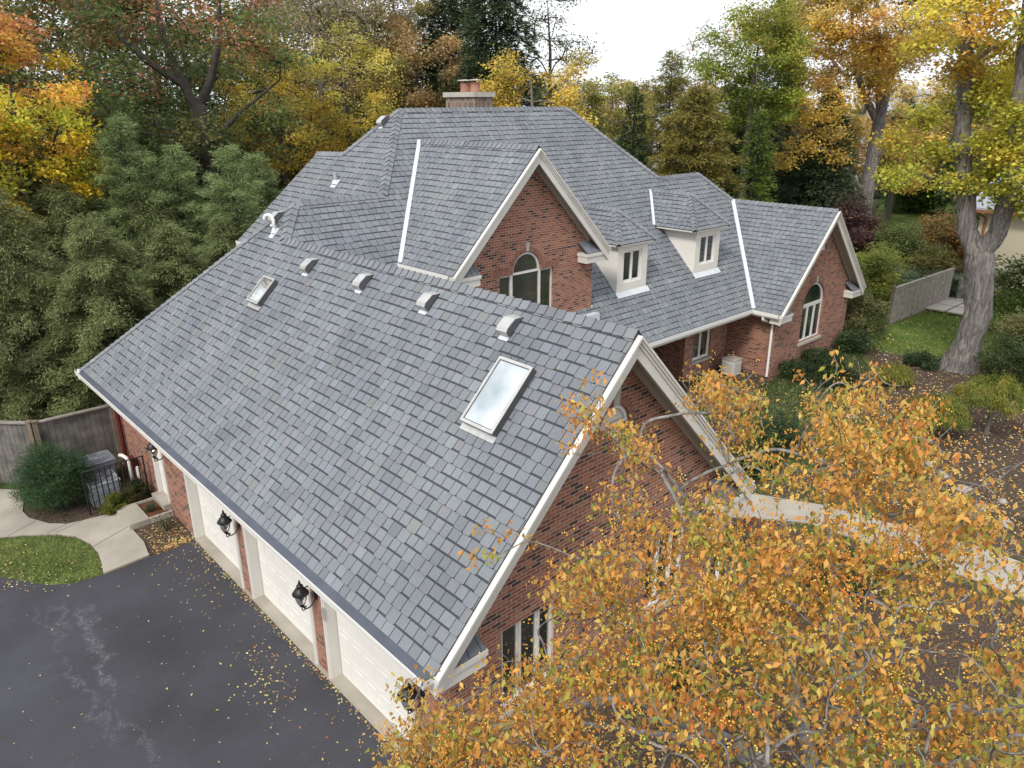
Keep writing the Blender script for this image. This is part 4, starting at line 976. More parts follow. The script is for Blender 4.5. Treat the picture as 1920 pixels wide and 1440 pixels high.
# white slabs on the lawn
t = thing('paving_slabs', 'pale flat paving slabs laid on the lawn beside the grey fence', 'paving', (41, 11.6, fz))
mb = MB()
for i in range(3):
    for j in range(2): mb.box(39.3+i*1.35, 40.55+i*1.35, 11.0+j*.95, 11.85+j*.95, fz+.1, fz+.17)
wb(mb, 'slabs', M['stone'], t)

# neighbour building and far houses
nb = thing('neighbour_building', 'cream stucco neighbour building with copper gutter, behind the big maple', 'building', (50, 10, fz))
mb = MB(); mb.box(47.5, 58, 4.0, 13.6, 0, 4.3); wb(mb, 'wall', M['cream'], nb)
mb = MB(); mb.prism([(46.9, 3.4, 4.4), (46.9, 14.2, 4.4), (52.7, 14.2, 6.4), (52.7, 3.4, 6.4)], (0, 0, .15)); mb.prism([(58.5, 3.4, 4.4), (58.5, 14.2, 4.4), (52.7, 14.2, 6.4), (52.7, 3.4, 6.4)], (0, 0, .15)); wb(mb, 'roof', M['slate'], nb)
mb = MB(); mb.box(46.78, 46.9, 3.4, 14.2, 4.3, 4.45); mb.box(46.9, 52, 14.2, 14.3, 4.2, 4.4); wb(mb, 'gutter', M['copper'], nb)
mb = MB(); mb.tube([(46.86, 13.9, 4.35), (47.42, 13.3, 4.0), (47.44, 13.3, .1)], .07, 6); wb(mb, 'downspout', M['copper'], nb)
def far_house(x, y, rz, w_, d_, h, rh, label, wm, rm):
    t = thing('distant_house', label, 'house', (x, y, 0), rz)
    mb = MB(); mb.box(-w_/2, w_/2, -d_/2, d_/2, 0, h); mb.prism([(-w_/2, -d_/2, h), (-w_/2, d_/2, h), (-w_/2, 0, h+rh)], (w_, 0, 0)); mb.build('wall', wm, t)
    mb = MB(); o = .4; s = rh/(d_/2)
    for sg in (-1, 1): mb.prism([(-w_/2-o, sg*(d_/2+o), h-s*o+.02), (w_/2+o, sg*(d_/2+o), h-s*o+.02), (w_/2+o, 0, h+rh+.02), (-w_/2-o, 0, h+rh+.02)], (0, 0, .12))
    mb.build('roof', rm, t)
    for i in range(4):
        for z in (h*.25, h*.65):
            x0 = -w_/2+w_*(i+.5)/4-.5; m_ = MB(); m_.box(x0-.08, x0+1.08, -d_/2-.05, -d_/2-.002, z-.08, z+1.38); wn = m_.build('window', M['white'], t)
            m_ = MB(); m_.box(x0, x0+1, -d_/2-.08, -d_/2-.052, z, z+1.3); m_.build('pane', M['glass'], wn)
    return t
far_house(76, 53, R(-50), 8, 7, 7.2, 2.6, 'distant white house seen through the olive trees behind the roof', M['white'], M['slate'])
far_house(91, 34, R(-60), 10, 8, 8.5, 2.5, 'distant white house half hidden by orange leaves near the two tall trunks', M['white'], M['slate'])

# boulders
rocks = [(21.6, 5.0, .34), (21.0, 4.4, .26), (20.6, 3.7, .30), (20.5, 2.9, .24), (20.6, 2.2, .36), (20.2, 5.2, .22), (22.1, 5.7, .26), (19.9, 4.3, .2), (21.4, 1.6, .3), (19.9, 3.3, .18), (23.4, 9.2, .33), (22.7, 12.1, .22), (27.7, 9.7, .2), (22.5, 6.2, .2), (21.7, 4.1, .2), (21.3, 3.1, .22)]
rl_ = ['large pale boulder at the far end of the rock edging', 'pinkish boulder second in the rock edging', 'round tan boulder in the middle of the rock edging', 'small boulder beside the striped grass clump', 'pale white boulder above the striped grass clump']
rng = random.Random(3)
for i, (x, y, r_) in enumerate(rocks):
    r_ *= .68
    if i not in (10, 11, 12): x -= .75
    mb = MB(); n = 9; prof = [(.05, 1), (.45, .92), (.8, .65), (1, .25), (1.02, 0), (.9, -.35), (.5, -.5)]
    base = len(mb.v); ph = rng.uniform(0, 6)
    for rr, zz in prof:
        for k in range(n):
            a = 2*math.pi*k/n; q = 1+.18*math.sin(2*a+ph)+.12*math.sin(3*a+ph*2+zz*2)+rng.uniform(-.05, .05)
            mb.v.append((rr*q*math.cos(a)*r_, rr*q*math.sin(a)*r_*.8, zz*.62*r_))
    for a in range(len(prof)-1):
        for k in range(n): mb.f.append((a*n+k, a*n+(k+1) % n, (a+1)*n+(k+1) % n, (a+1)*n+k)); mb.m.append(0); mb.c.append((.5,)*3)
    mb.f.append(tuple(range(n))); mb.m.append(0); mb.c.append((.5,)*3)
    o = mb.build('boulder', M['rock'], None, smooth=True); o.location = (x, y, gz(x, y)+.1*r_); o.rotation_euler = (0, 0, rng.uniform(0, 6))
    meta(o, 'garden boulder lying in the rock edging beside the front path' if i not in (10, 11, 12) else ['single tan boulder in the bed behind the orange tree', 'small boulder near the porch step', 'small boulder in the mulch near the big maple'][i-10], 'boulder', 'boulders edging the garden bed' if i not in (10, 11, 12) else None)

# =============================== FALLEN LEAVES AND GRASS ===============================
NR = np.random.default_rng(11)
def litter(name, label_kind, pts, z, size, cols, seed=0):
    n = len(pts); rs = np.random.default_rng(seed); P = np.column_stack([pts, z]); ang = rs.uniform(0, 2*np.pi, n)
    al = np.column_stack([np.cos(ang), np.sin(ang), rs.normal(0, .18, n)]); nr = np.column_stack([rs.normal(0, .3, n), rs.normal(0, .3, n), np.ones(n)])
    L = size*rs.uniform(.6, 1.3, n); V, F = leaf_cards(P, al, nr, L, L*.55, .12)
    c = np.array(cols)[rs.integers(0, len(cols), n)]*rs.uniform(.7, 1.2, (n, 1)); C = np.repeat(c, 4, 0)
    o = fast_mesh(name, V, F, C, M['litter']); meta(o, kind='stuff'); return o
LC = [(.55, .42, .12), (.50, .36, .14), (.46, .20, .06), (.60, .50, .26), (.30, .17, .08), (.52, .46, .16)]
pts = []
n = 520; y = NR.uniform(7, 17, n); x = 4.945-np.abs(NR.normal(0, .06, n)); pts.append(np.column_stack([x, y]))
for cx, cy, sx, sy, n in ((4.4, 15.8, .45, 1.0, 130), (4.1, 13.0, .6, 1.4, 45), (4.25, 11.6, .2, .6, 80), (4.0, 10.9, .22, .4, 50), (3.6, 10.3, .7, 1.6, 40), (4.4, 8.8, .3, .9, 30)): pts.append(np.column_stack([NR.normal(cx, sx, n), NR.normal(cy, sy, n)]))
pts.append(np.column_stack([NR.uniform(-2, 4.8, 170), NR.uniform(5, 16.8, 170)]))
P = np.concatenate(pts); P = P[(P[:, 0] < 4.95) & (P[:, 1] < 16.85)]
litter('fallen_leaves', '', P, np.full(len(P), .028), .05, LC, 1)
P = np.concatenate([np.column_stack([NR.uniform(4.05, 4.95, 330), 17.05+1.35*NR.uniform(0, 1, 330)**1.5]), np.column_stack([NR.normal(4.5, .25, 150), NR.normal(17.1, .1, 150)])]); P = P[(P[:, 1] > 16.85)]
litter('fallen_leaves', '', P, np.full(len(P), .03), .06, LC+[(.40, .20, .07)]*2, 2)
P = np.column_stack([NR.uniform(.5, 3.0, 700), NR.uniform(16.95, 20.6, 700)]); k = (P[:, 0]-1.9)*1.2+(P[:, 1]-17.4)*1.0 < NR.uniform(-.4, 2.2, 700); P = P[k & (P[:, 1] > 18.8-1.0*P[:, 0]+0*P[:, 0]) & (P[:, 1] < 21.4-.6*P[:, 0])]
litter('fallen_leaves', '', P, np.full(len(P), .05), .05, LC, 3)
P = np.column_stack([NR.uniform(18.8, 33.5, 9000), NR.uniform(1, 13, 9000)]); zz = np.array([gz(a, b) for a, b in P])+.03
litter('fallen_leaves', '', P, zz, .085, LC+[(.62, .56, .40), (.20, .13, .08), (.14, .09, .06)], 4)
P = np.column_stack([NR.uniform(32, 45, 900), NR.uniform(7.5, 13.5, 900)]); litter('fallen_leaves', '', P, np.full(len(P), .36), .10, LC[:3]+[(.6, .55, .2)], 5)
P = np.column_stack([NR.uniform(5.5, 16.8, 2600), NR.uniform(-2, 6.7, 2600)]); litter('fallen_leaves', '', P, np.full(len(P), .03), .07, LC, 6)

def grass(name, loop, n, h, cols, seed, z0):
    rs = np.random.default_rng(seed); lp = np.array(loop); mn, mx = lp.min(0), lp.max(0); P = rs.uniform(mn, mx, (n, 2))
    ins = np.zeros(n, bool); k = len(lp)
    for i in range(k):
        x1, y1 = lp[i]; x2, y2 = lp[(i+1) % k]; c = (y1 > P[:, 1]) != (y2 > P[:, 1])
        if y1 != y2: ins ^= c & (P[:, 0] < (x2-x1)*(P[:, 1]-y1)/(y2-y1)+x1)
    P = P[ins]; n = len(P); Q = np.column_stack([P, np.full(n, z0)])
    al = np.column_stack([rs.normal(0, .45, n), rs.normal(0, .45, n), np.ones(n)]); nr = rs.normal(0, 1, (n, 3)); nr[:, 2] = 0
    L = h*rs.uniform(.5, 1.3, n); V, F = diamond_cards(Q, al, nr, L, L*.16+.004)
    f = .5+.5*np.sin(P[:, 0]*2.1+1)*np.sin(P[:, 1]*1.7); c = np.array(cols[0])*(f[:, None])+np.array(cols[1])*(1-f[:, None]); c = c*rs.uniform(.7, 1.25, (n, 1))
    brown = rs.random(n) < cols[3]; c[brown] = np.array(cols[2])*rs.uniform(.7, 1.2, (brown.sum(), 1))
    o = fast_mesh(name, V, F, c, M['needle']); meta(o, kind='stuff'); return o
grass('grass', lawnL, 60000, .055, ((.06, .115, .025), (.12, .13, .045), (.24, .20, .11), .34), 1, .012)
grass('grass', lawnR, 60000, .12, ((.10, .18, .035), (.18, .25, .06), (.26, .25, .11), .05), 2, .31)
grass('ground_cover_plants', patch, 30000, .14, ((.05, .085, .03), (.10, .12, .05), (.22, .20, .12), .25), 3, .31)

# crown clump positions of the crabapple (metres)
CRAB = [(4.24, 3.23, 6.84), (2.51, 3.94, 4.86), (5.8, 0.69, 5.48), (6.07, 1.95, 7.35), (5.14, 1.5, 6.89), (6.41, 1.74, 6.78), (4.45, 1.7, 6.48), (6.43, 2.1, 7.36), (5.95, 0.77, 6.05), (4.1, 2.97, 6.45), (5.0, 0.7, 5.92), (6.94, 2.16, 7.34), (7.31, 4.12, 6.9), (4.25, 2.71, 6.05), (3.33, 2.71, 6.08), (4.18, 1.92, 6.3), (4.13, 1.51, 6.73), (3.55, 2.68, 6.31), (6.93, 2.1, 7.05), (3.92, 2.22, 6.3), (4.94, 2.76, 6.48), (4.38, 2.61, 6.32), (4.34, 2.42, 6.59), (3.87, 1.99, 6.67), (6.15, 0.78, 5.83), (5.47, 2.26, 7.39), (5.68, 2.13, 7.36), (6.07, 1.59, 6.86), (6.94, 4.28, 6.96), (5.53, 1.33, 7.12), (2.61, 3.17, 5.74), (3.04, 2.25, 6.02), (3.24, 2.25, 6.42), (2.7, 4.02, 4.97), (4.39, 1.4, 6.6), (4.01, 2.96, 5.97), (4.84, 2.25, 6.42), (3.41, 2.02, 6.19), (6.38, 2.74, 7.15), (2.36, 3.98, 5.23), (3.57, 3.42, 6.35), (4.23, 2.12, 6.76), (4.57, 1.32, 5.47), (3.84, 2.28, 6.58), (3.76, 3.34, 6.57), (5.03, 1.04, 6.89), (4.78, 1.54, 5.11), (5.9, 1.84, 7.08), (4.87, 1.87, 6.78), (5.23, 1.12, 7.26), (3.99, 3.22, 6.49), (4.76, 0.77, 6.18), (4.36, 0.96, 6.04), (5.08, 2.12, 6.3), (4.1, 1.38, 6.4), (4.3, 1.35, 6.23), (2.96, 3.65, 5.03), (2.85, 3.17, 5.41), (3.31, 3.05, 6.09), (4.94, 3.17, 6.43), (2.78, 3.36, 5.78), (3.87, 2.67, 6.23), (5.53, 1.55, 7.24), (4.07, 2.29, 6.6), (2.58, 3.52, 5.62), (5.23, 1.88, 6.97), (4.5, 2.75, 6.75), (3.83, 2.22, 6.02), (4.51, 1.21, 6.72), (3.16, 3.21, 5.7), (2.85, 2.87, 6.07), (6.37, 3.98, 7.09), (4.43, 2.85, 6.33), (3.97, 2.5, 6.38), (5.4, 1.4, 6.9), (4.01, 3.64, 6.16), (4.05, 3.34, 6.07), (3.84, 1.78, 6.38), (4.26, 3.41, 6.02), (6.35, 3.66, 7.2), (3.37, 3.21, 5.82), (3.97, 2.25, 6.83), (2.7, 3.66, 5.03), (5.03, 2.02, 6.91), (5.33, 1.36, 7.27), (4.87, 2.85, 6.91), (5.1, 1.6, 5.53), (5.28, 1.43, 5.62), (4.51, 3.44, 6.91), (3.59, 2.49, 6.18), (5.14, 2.1, 6.55), (3.91, 1.69, 6.67), (5.0, 0.79, 5.65), (2.24, 3.64, 5.38), (5.1, 2.48, 6.72), (6.15, 2.29, 7.11), (2.94, 3.04, 5.74), (6.08, 3.34, 7.27), (4.78, 1.22, 6.8), (5.52, 0.68, 5.56), (3.14, 3.54, 5.18), (5.45, 0.83, 5.38), (3.22, 3.47, 5.68), (3.56, 2.9, 5.99), (5.31, 0.65, 6.04), (4.89, 2.55, 6.22), (4.25, 2.2, 5.18), (2.96, 3.29, 5.12), (3.12, 3.15, 5.43), (4.76, 1.99, 6.52), (4.63, 1.39, 6.5), (4.86, 2.01, 6.3), (3.63, 1.84, 6.26), (5.05, 0.64, 6.52), (5.04, 1.32, 7.26), (4.07, 1.72, 6.42), (5.85, 0.86, 5.86), (3.32, 2.23, 6.11), (4.21, 1.08, 5.92), (4.6, 1.22, 6.26), (6.9, 2.34, 7.03), (4.83, 1.47, 5.72), (4.56, 0.78, 6.05), (5.45, 1.12, 7.09), (6.21, 2.83, 7.37), (4.67, 1.96, 5.37), (3.59, 2.19, 6.05), (4.5, 1.34, 6.04), (4.56, 1.08, 5.88), (4.68, 2.23, 6.93), (4.6, 3.1, 6.79), (5.4, 1.89, 7.32), (6.63, 2.03, 6.97), (4.45, 2.02, 7.06), (5.47, 1.19, 5.35), (4.31, 2.16, 6.46), (3.77, 2.55, 5.78), (4.67, 2.12, 6.33), (3.78, 3.34, 6.21), (2.85, 3.95, 5.24), (5.95, 2.32, 7.29), (4.39, 2.58, 7.01), (5.42, 4.64, 6.8), (2.97, 3.83, 4.82), (5.05, 1.09, 5.28), (4.97, 1.61, 7.04), (3.05, 2.82, 5.71), (5.53, 0.94, 5.86), (4.96, 1.57, 6.66), (6.82, 2.68, 7.39), (2.75, 2.47, 5.88), (5.21, 4.73, 7.04), (4.48, 2.06, 5.6), (3.16, 2.85, 6.27), (4.21, 2.43, 6.92), (2.54, 3.9, 5.39), (3.06, 2.56, 5.65), (2.69, 3.36, 5.26), (5.27, 2.5, 7.21), (4.19, 2.89, 5.79), (3.16, 3.79, 4.93), (5.01, 0.94, 7.12), (4.3, 1.54, 6.94), (4.03, 1.84, 6.89), (5.65, 1.02, 5.55), (4.37, 1.53, 6.13), (4.95, 2.36, 7.21), (4.73, 1.47, 7.02), (5.27, 1.45, 5.4), (3.93, 3.04, 6.72), (6.14, 2.09, 6.92), (4.77, 1.87, 6.99), (2.55, 3.85, 5.18), (5.7, 2.49, 7.42), (6.34, 2.05, 7.15), (4.92, 1.03, 5.9), (4.38, 3.33, 6.63), (5.96, 4.6, 6.59), (5.22, 2.74, 7.17), (6.34, 2.56, 7.32), (6.7, 2.48, 7.44), (5.17, 1.38, 5.12), (5.95, 2.09, 7.22), (6.17, 1.71, 7.37), (4.4, 2.34, 6.26), (4.29, 2.25, 7.01), (5.17, 0.94, 5.65), (3.7, 3.25, 5.63), (4.91, 1.41, 5.34), (5.19, 1.69, 6.72), (6.49, 3.65, 6.87), (5.08, 3.96, 6.9), (3.51, 2.0, 6.53), (4.28, 3.67, 5.93), (3.31, 3.06, 5.51), (6.55, 4.1, 7.14)]
EXTRA = [(9.09, -0.98, 5.08), (4.14, -0.85, 4.69), (4.16, 0.07, 5.93), (5.7, -1.06, 5.11), (6.24, -1.26, 5.9), (3.29, 0.69, 5.25), (4.76, 0.35, 6.88), (2.8, -0.58, 4.41), (2.88, -0.99, 4.85), (9.77, 0.83, 5.08), (4.55, -0.51, 6.07), (7.02, 0.74, 6.62), (7.7, -1.63, 4.91), (4.81, -1.54, 5.52), (8.7, -0.47, 5.66), (9.89, 0.44, 4.67), (6.8, -0.96, 5.36), (2.15, 1.59, 4.12), (4.84, 0.07, 5.81), (2.21, 2.21, 5.35), (2.22, 0.65, 4.08), (5.75, -2.3, 5.33), (7.3, -0.86, 5.05), (3.02, 1.84, 4.97), (8.02, -1.05, 5.41), (5.07, -2.36, 4.54), (7.89, 1.05, 7.12), (5.63, 0.24, 6.64), (10.32, 0.99, 4.61), (6.25, -1.69, 5.36), (6.26, -1.14, 5.3), (9.52, -0.28, 5.7), (6.16, -0.48, 5.47), (2.28, 3.34, 4.29), (2.02, 0.73, 4.79), (3.74, -1.43, 4.03), (2.21, 3.02, 5.22), (5.1, -1.83, 5.15), (3.77, -0.14, 6.18), (3.43, 1.45, 5.65), (8.85, -1.62, 4.6), (7.56, -0.33, 5.96), (3.19, -0.16, 5.44), (7.15, -2.05, 5.19), (2.67, 1.55, 5.34), (6.19, -1.88, 4.45), (9.74, -1.02, 3.79), (10.1, 0.71, 4.21), (3.24, -1.23, 4.44), (7.52, -1.28, 5.52), (7.17, -0.39, 6.73), (6.64, -0.09, 7.0), (9.62, 1.4, 6.28), (7.04, -1.13, 6.01), (10.46, 0.19, 4.72), (5.25, -1.06, 5.56), (1.91, 2.9, 4.47), (5.34, 0.01, 6.17), (8.67, -1.08, 5.47), (7.65, 0.98, 6.25), (2.5, 0.35, 4.54), (7.8, -1.83, 5.48), (10.2, 0.23, 5.36), (6.73, 0.98, 7.43), (2.46, 4.05, 4.12), (4.81, -0.02, 6.5), (3.79, 0.65, 5.09), (5.53, -2.18, 4.38), (6.82, -1.72, 5.42), (2.53, 0.96, 5.62)]
SPRIG = [(6.31, 2.73, 7.93), (6.22, 2.61, 7.8), (6.55, 2.45, 7.81), (6.47, 2.33, 7.71), (5.04, 3.31, 7.92), (5.13, 3.21, 7.88), (5.16, 3.15, 7.82), (4.35, 3.79, 7.92), (4.22, 3.71, 7.79), (4.28, 3.61, 7.71), (4.22, 3.73, 7.58), (3.34, 4.02, 6.82), (3.45, 3.89, 6.78), (3.64, 3.81, 6.68), (3.18, 3.93, 6.65), (3.29, 3.83, 6.66), (2.34, 3.88, 5.91), (2.47, 3.9, 5.88), (2.64, 3.89, 5.88), (4.4, 3.24, 7.5), (4.26, 3.43, 7.61), (4.35, 3.38, 7.37), (2.2, 3.76, 5.7), (7.17, 2.18, 7.25), (7.16, 2.03, 6.92), (7.3, 1.52, 6.18), (7.38, 1.8, 6.31), (7.57, 1.41, 5.88), (6.06, 2.88, 7.76), (5.56, 2.99, 7.66)]

# =============================== VEGETATION ===============================
def grow(spine, tips, step=.5, tip_r=.012, power=2.3, sag=.12, seed=0, cap=9):
    """spine: list of polylines [(pts, radii)]; tips joined one by one to the nearest node.  returns polylines with radii"""
    rs = np.random.default_rng(seed); nodes = []; par = []; srad = []
    for pts, rad in spine:
        prev = -1
        if nodes:
            d = np.linalg.norm(np.array(nodes)-np.array(pts[0]), axis=1); prev = int(d.argmin())
        P = []; 
        for i in range(len(pts)-1):
            a, b = np.array(pts[i], float), np.array(pts[i+1], float); k = max(1, int(np.linalg.norm(b-a)/step))
            for j in range(k): P.append((a+(b-a)*j/k, rad[i]+(rad[i+1]-rad[i])*j/k))
        P.append((np.array(pts[-1], float), rad[-1]))
        for j, (p, r_) in enumerate(P):
            if j == 0 and prev >= 0 and np.linalg.norm(nodes[prev]-p) < .3: continue
            nodes.append(p); par.append(prev); srad.append(r_); prev = len(nodes)-1
    ns = len(nodes); T = np.array(tips, float)
    if len(T):
        A = np.array(nodes); order = np.argsort([np.min(np.linalg.norm(A-t, axis=1)) for t in T])
        arr = np.zeros((len(nodes)+len(T)*60, 3)); arr[:len(nodes)] = A; cnt = len(nodes)
        root = A[0]
        for ti in order:
            t = T[ti]; d = np.linalg.norm(arr[:cnt]-t, axis=1)+.25*np.maximum(0, arr[:cnt, 2]-t[2]); k = int(d.argmin()); a = arr[k].copy(); L = np.linalg.norm(t-a)
            n = max(1, min(50, int(L/step+.5))); prev = k
            perp = rs.normal(0, 1, 3)*L*.045
            for j in range(1, n+1):
                f = j/n; p = a+(t-a)*f+perp*math.sin(math.pi*f)+np.array([0, 0, 1])*sag*L*math.sin(math.pi*f)+rs.normal(0, .03*step, 3)*(j < n)
                if cnt >= len(arr): arr = np.vstack([arr, np.zeros((500, 3))])
                arr[cnt] = p; nodes.append(p); par.append(prev); srad.append(0); prev = cnt; cnt += 1
    n = len(nodes); acc = np.zeros(n); kids = [[] for _ in range(n)]
    for i in range(n):
        if par[i] >= 0: kids[par[i]].append(i)
    rad = np.zeros(n)
    for i in range(n-1, -1, -1):
        a = sum(rad[k]**power for k in kids[i]) if kids[i] else tip_r**power
        rad[i] = max(a**(1/power), tip_r)*1.0+.0006
        if i < ns: rad[i] = srad[i]
        elif par[i] >= 0: rad[i] = min(rad[i], .9*max(srad[par[i]], 1e9 if par[i] >= ns else 0) if par[i] < ns else rad[i])
    rad[ns:] = np.minimum(rad[ns:], cap)
    polys = []; 
    starts = [i for i in range(n) if par[i] < 0]
    stack = [(s, [s]) for s in starts]
    while stack:
        i, line = stack.pop()
        while True:
            ks = kids[i]
            if not ks: break
            main = max(ks, key=lambda k: (k < ns, rad[k]))
            for k in ks:
                if k != main: stack.append((k, [i, k]))
            line.append(main); i = main
        # follow: side branches start at their parent
        polys.append(([nodes[k] for k in line], [min(rad[line[1]] if (q == 0 and len(line) > 1 and line[0] != starts[0]) else rad[k], 9) for q, k in enumerate(line)]))
    return polys
def fix_stack(polys): return polys
def chaikin(P, R_, it=2):
    P = [np.array(p, float) for p in P]; R_ = list(R_)
    for _ in range(it):
        if len(P) < 3: break
        Q = [P[0]]; S_ = [R_[0]]
        for i in range(len(P)-1):
            Q += [P[i]*.75+P[i+1]*.25, P[i]*.25+P[i+1]*.75]; S_ += [R_[i]*.75+R_[i+1]*.25, R_[i]*.25+R_[i+1]*.75]
        Q.append(P[-1]); S_.append(R_[-1]); P, R_ = Q, S_
    return P, R_
def wood_mesh(name, polys, m, parent, minr=0.0, sides=None, rough=0):
    mb = MB()
    if rough:
        from mathutils import noise
        for pts, rad in polys:
            if max(rad) < .16: continue
            P = [Vector(p) for p in pts]; Q = []; RR = []
            for i in range(len(P)-1):
                k = max(1, int((P[i+1]-P[i]).length/.09))
                for j in range(k): Q.append(P[i].lerp(P[i+1], j/k)); RR.append(rad[i]+(rad[i+1]-rad[i])*j/k)
            Q.append(P[-1]); RR.append(rad[-1]); i0 = len(mb.v); n = 40
            mb.tube(Q, RR, n, cap=False)
            for q in range(len(Q)):
                c = Q[q]
                for k in range(n):
                    v = Vector(mb.v[i0+q*n+k]); d = v-c; w = Vector((v.x*4.2, v.y*4.2, v.z*.75)); f = noise.turbulence(w, 4, True)*.5+noise.noise(v*1.3)*.5
                    rid = abs(noise.noise(Vector((v.x*7, v.y*7, v.z*1.1)))); mb.v[i0+q*n+k] = tuple(c+d*(1+rough*(f-.25)+.10*min(rid, .25)/.25-.08))
        polys = [p for p in polys if max(p[1]) < .16]
    for pts, rad in polys:
        if max(rad) < minr: continue
        r0 = max(rad); n = sides or (10 if r0 > .25 else 7 if r0 > .08 else 4 if r0 > .02 else 3)
        mb.tube(pts, list(rad), n, cap=False)
    return mb.build(name, m, parent, smooth=True)

def clumps(centres, radii, per, sub_r, rs, flat=.65):
    """sub-cluster centres spread over the outer part of every clump"""
    k = len(centres); idx = np.repeat(np.arange(k), per); n = len(idx); d = unit(rs.normal(0, 1, (n, 3))); d[:, 2] = d[:, 2]*.9+.12
    r = (rs.random(n)**.45)[:, None]*radii[idx][:, None]; P = centres[idx]+d*r*np.array([1, 1, flat]); return P, idx
def foliage(name, P, n_per, spread, size, cols, rs, parent, material, tone=None, droop=.3, aspect=.6, card='diamond', jitter=.18, fold=.15):
    n = len(P)*n_per; idx = np.repeat(np.arange(len(P)), n_per); Q = P[idx]+rs.normal(0, 1, (n, 3))*np.array([spread, spread, spread*.6])
    al = rs.normal(0, 1, (n, 3)); al[:, 2] = al[:, 2]*.4-droop; nr = rs.normal(0, .55, (n, 3)); nr[:, 2] += .8
    L = size*rs.uniform(.6, 1.35, n)
    base = cols[idx]; C = base*rs.uniform(1-jitter, 1+jitter, (n, 1))*(1+rs.normal(0, .06, (n, 3)))
    if card == 'leaf': V, F = leaf_cards(Q, al, nr, L, L*aspect, fold); C = np.repeat(C, 4, 0)
    else: V, F = diamond_cards(Q, al, nr, L, L*aspect)
    return fast_mesh(name, V, F, np.clip(C, .004, 1), material, parent)
def mixcol(P, idx, centres, palette, rs, zlo, zhi, clump=.25):
    """palette: list of (height fraction, colour, weight); colour of a sub-cluster follows its clump, height and chance"""
    pal = np.array([p[1] for p in palette]); wt = np.array([p[2] for p in palette], float); hf = np.array([p[0] for p in palette])
    ncl = idx.max()+1; cz = (centres[:, 2]-zlo)/max(.1, zhi-zlo)
    out = np.zeros((len(P), 3)); tone = rs.normal(1, clump, ncl).clip(.5, 1.5)
    W = wt[None]*np.exp(-((cz[:, None]-hf[None])/.38)**2); W /= W.sum(1, keepdims=True); cum = W.cumsum(1)
    pick = (rs.random(ncl)[:, None] > cum).sum(1).clip(0, len(pal)-1)
    sub = rs.random(len(P)) < .3; z = ((P[:, 2]-zlo)/max(.1, zhi-zlo)); W2 = wt[None]*np.exp(-((z[:, None]-hf[None])/.38)**2); W2 /= W2.sum(1, keepdims=True)
    p2 = (rs.random(len(P))[:, None] > W2.cumsum(1)).sum(1).clip(0, len(pal)-1)
    ch = np.where(sub, p2, pick[idx]); return pal[ch]*tone[idx][:, None]

def tree(name, label, loc, h, crown, spine=None, palette=None, nclump=34, per=16, leaves=26, size=.16, rad=.22, seed=1, clump_r=.9, spread=.26, barkm='bark', cat='tree', group=None, droop=.3, aspect=.6, twig=.014, flat=.65, shell=.55, foliage_on=True, card='diamond', z0=None, extra=None, sagv=.12):
    """crown = (cx, cy, cz, rx, ry, rz) relative to the base; clumps sit on an uneven shell"""
    rs = np.random.default_rng(seed); z0 = gz(loc[0], loc[1]) if z0 is None else z0
    t = thing(name, label, cat, (loc[0], loc[1], z0), 0, group)
    cx, cy, cz, rx, ry, rz = crown; C = []; tries = 0
    while len(C) < nclump and tries < 9000:
        tries += 1; d = rs.normal(0, 1, 3); d /= np.linalg.norm(d); r = shell+(1-shell)*rs.random()**.6
        r *= 1+.18*math.sin(3*math.atan2(d[1], d[0])+seed)+.12*math.sin(4*d[2]+seed*2)
        p = np.array([cx+d[0]*rx*r, cy+d[1]*ry*r, cz+d[2]*rz*r])
        if any(np.linalg.norm((p-q)/np.array([1, 1, .8])) < clump_r*.62 for q in C): continue
        C.append(p)
    C = np.array(C); 
    if extra is not None: C = np.vstack([C, np.array(extra, float)])
    Rr = clump_r*rs.uniform(.6, 1.25, len(C))
    if spine is None:
        top = (cx*.9+rs.normal(0, .2), cy*.9+rs.normal(0, .2), cz+rz*.55); spine = [([(0, 0, -.2), (0, 0, .3), (cx*.3, cy*.3, (cz-rz)*.7 if cz-rz > 1 else 1.0), (cx*.7, cy*.7, cz-rz*.2), top], [rad*1.5, rad*1.1, rad*.9, rad*.55, rad*.12])]
    P, idx = clumps(C, Rr, per, spread, rs, flat)
    polys = grow(spine, list(C)+list(P[::4]), .55, twig, 2.2, sagv, seed)
    wood_mesh('trunk', polys, M[barkm], t, rough=.22 if barkm == 'barkbig' else 0)
    if foliage_on:
        cols = mixcol(P, idx, C, palette, rs, cz-rz, cz+rz)
        foliage('crown', P, leaves, spread, size, cols, rs, t, M['leaf'], droop=droop, aspect=aspect, card=card)
    return t

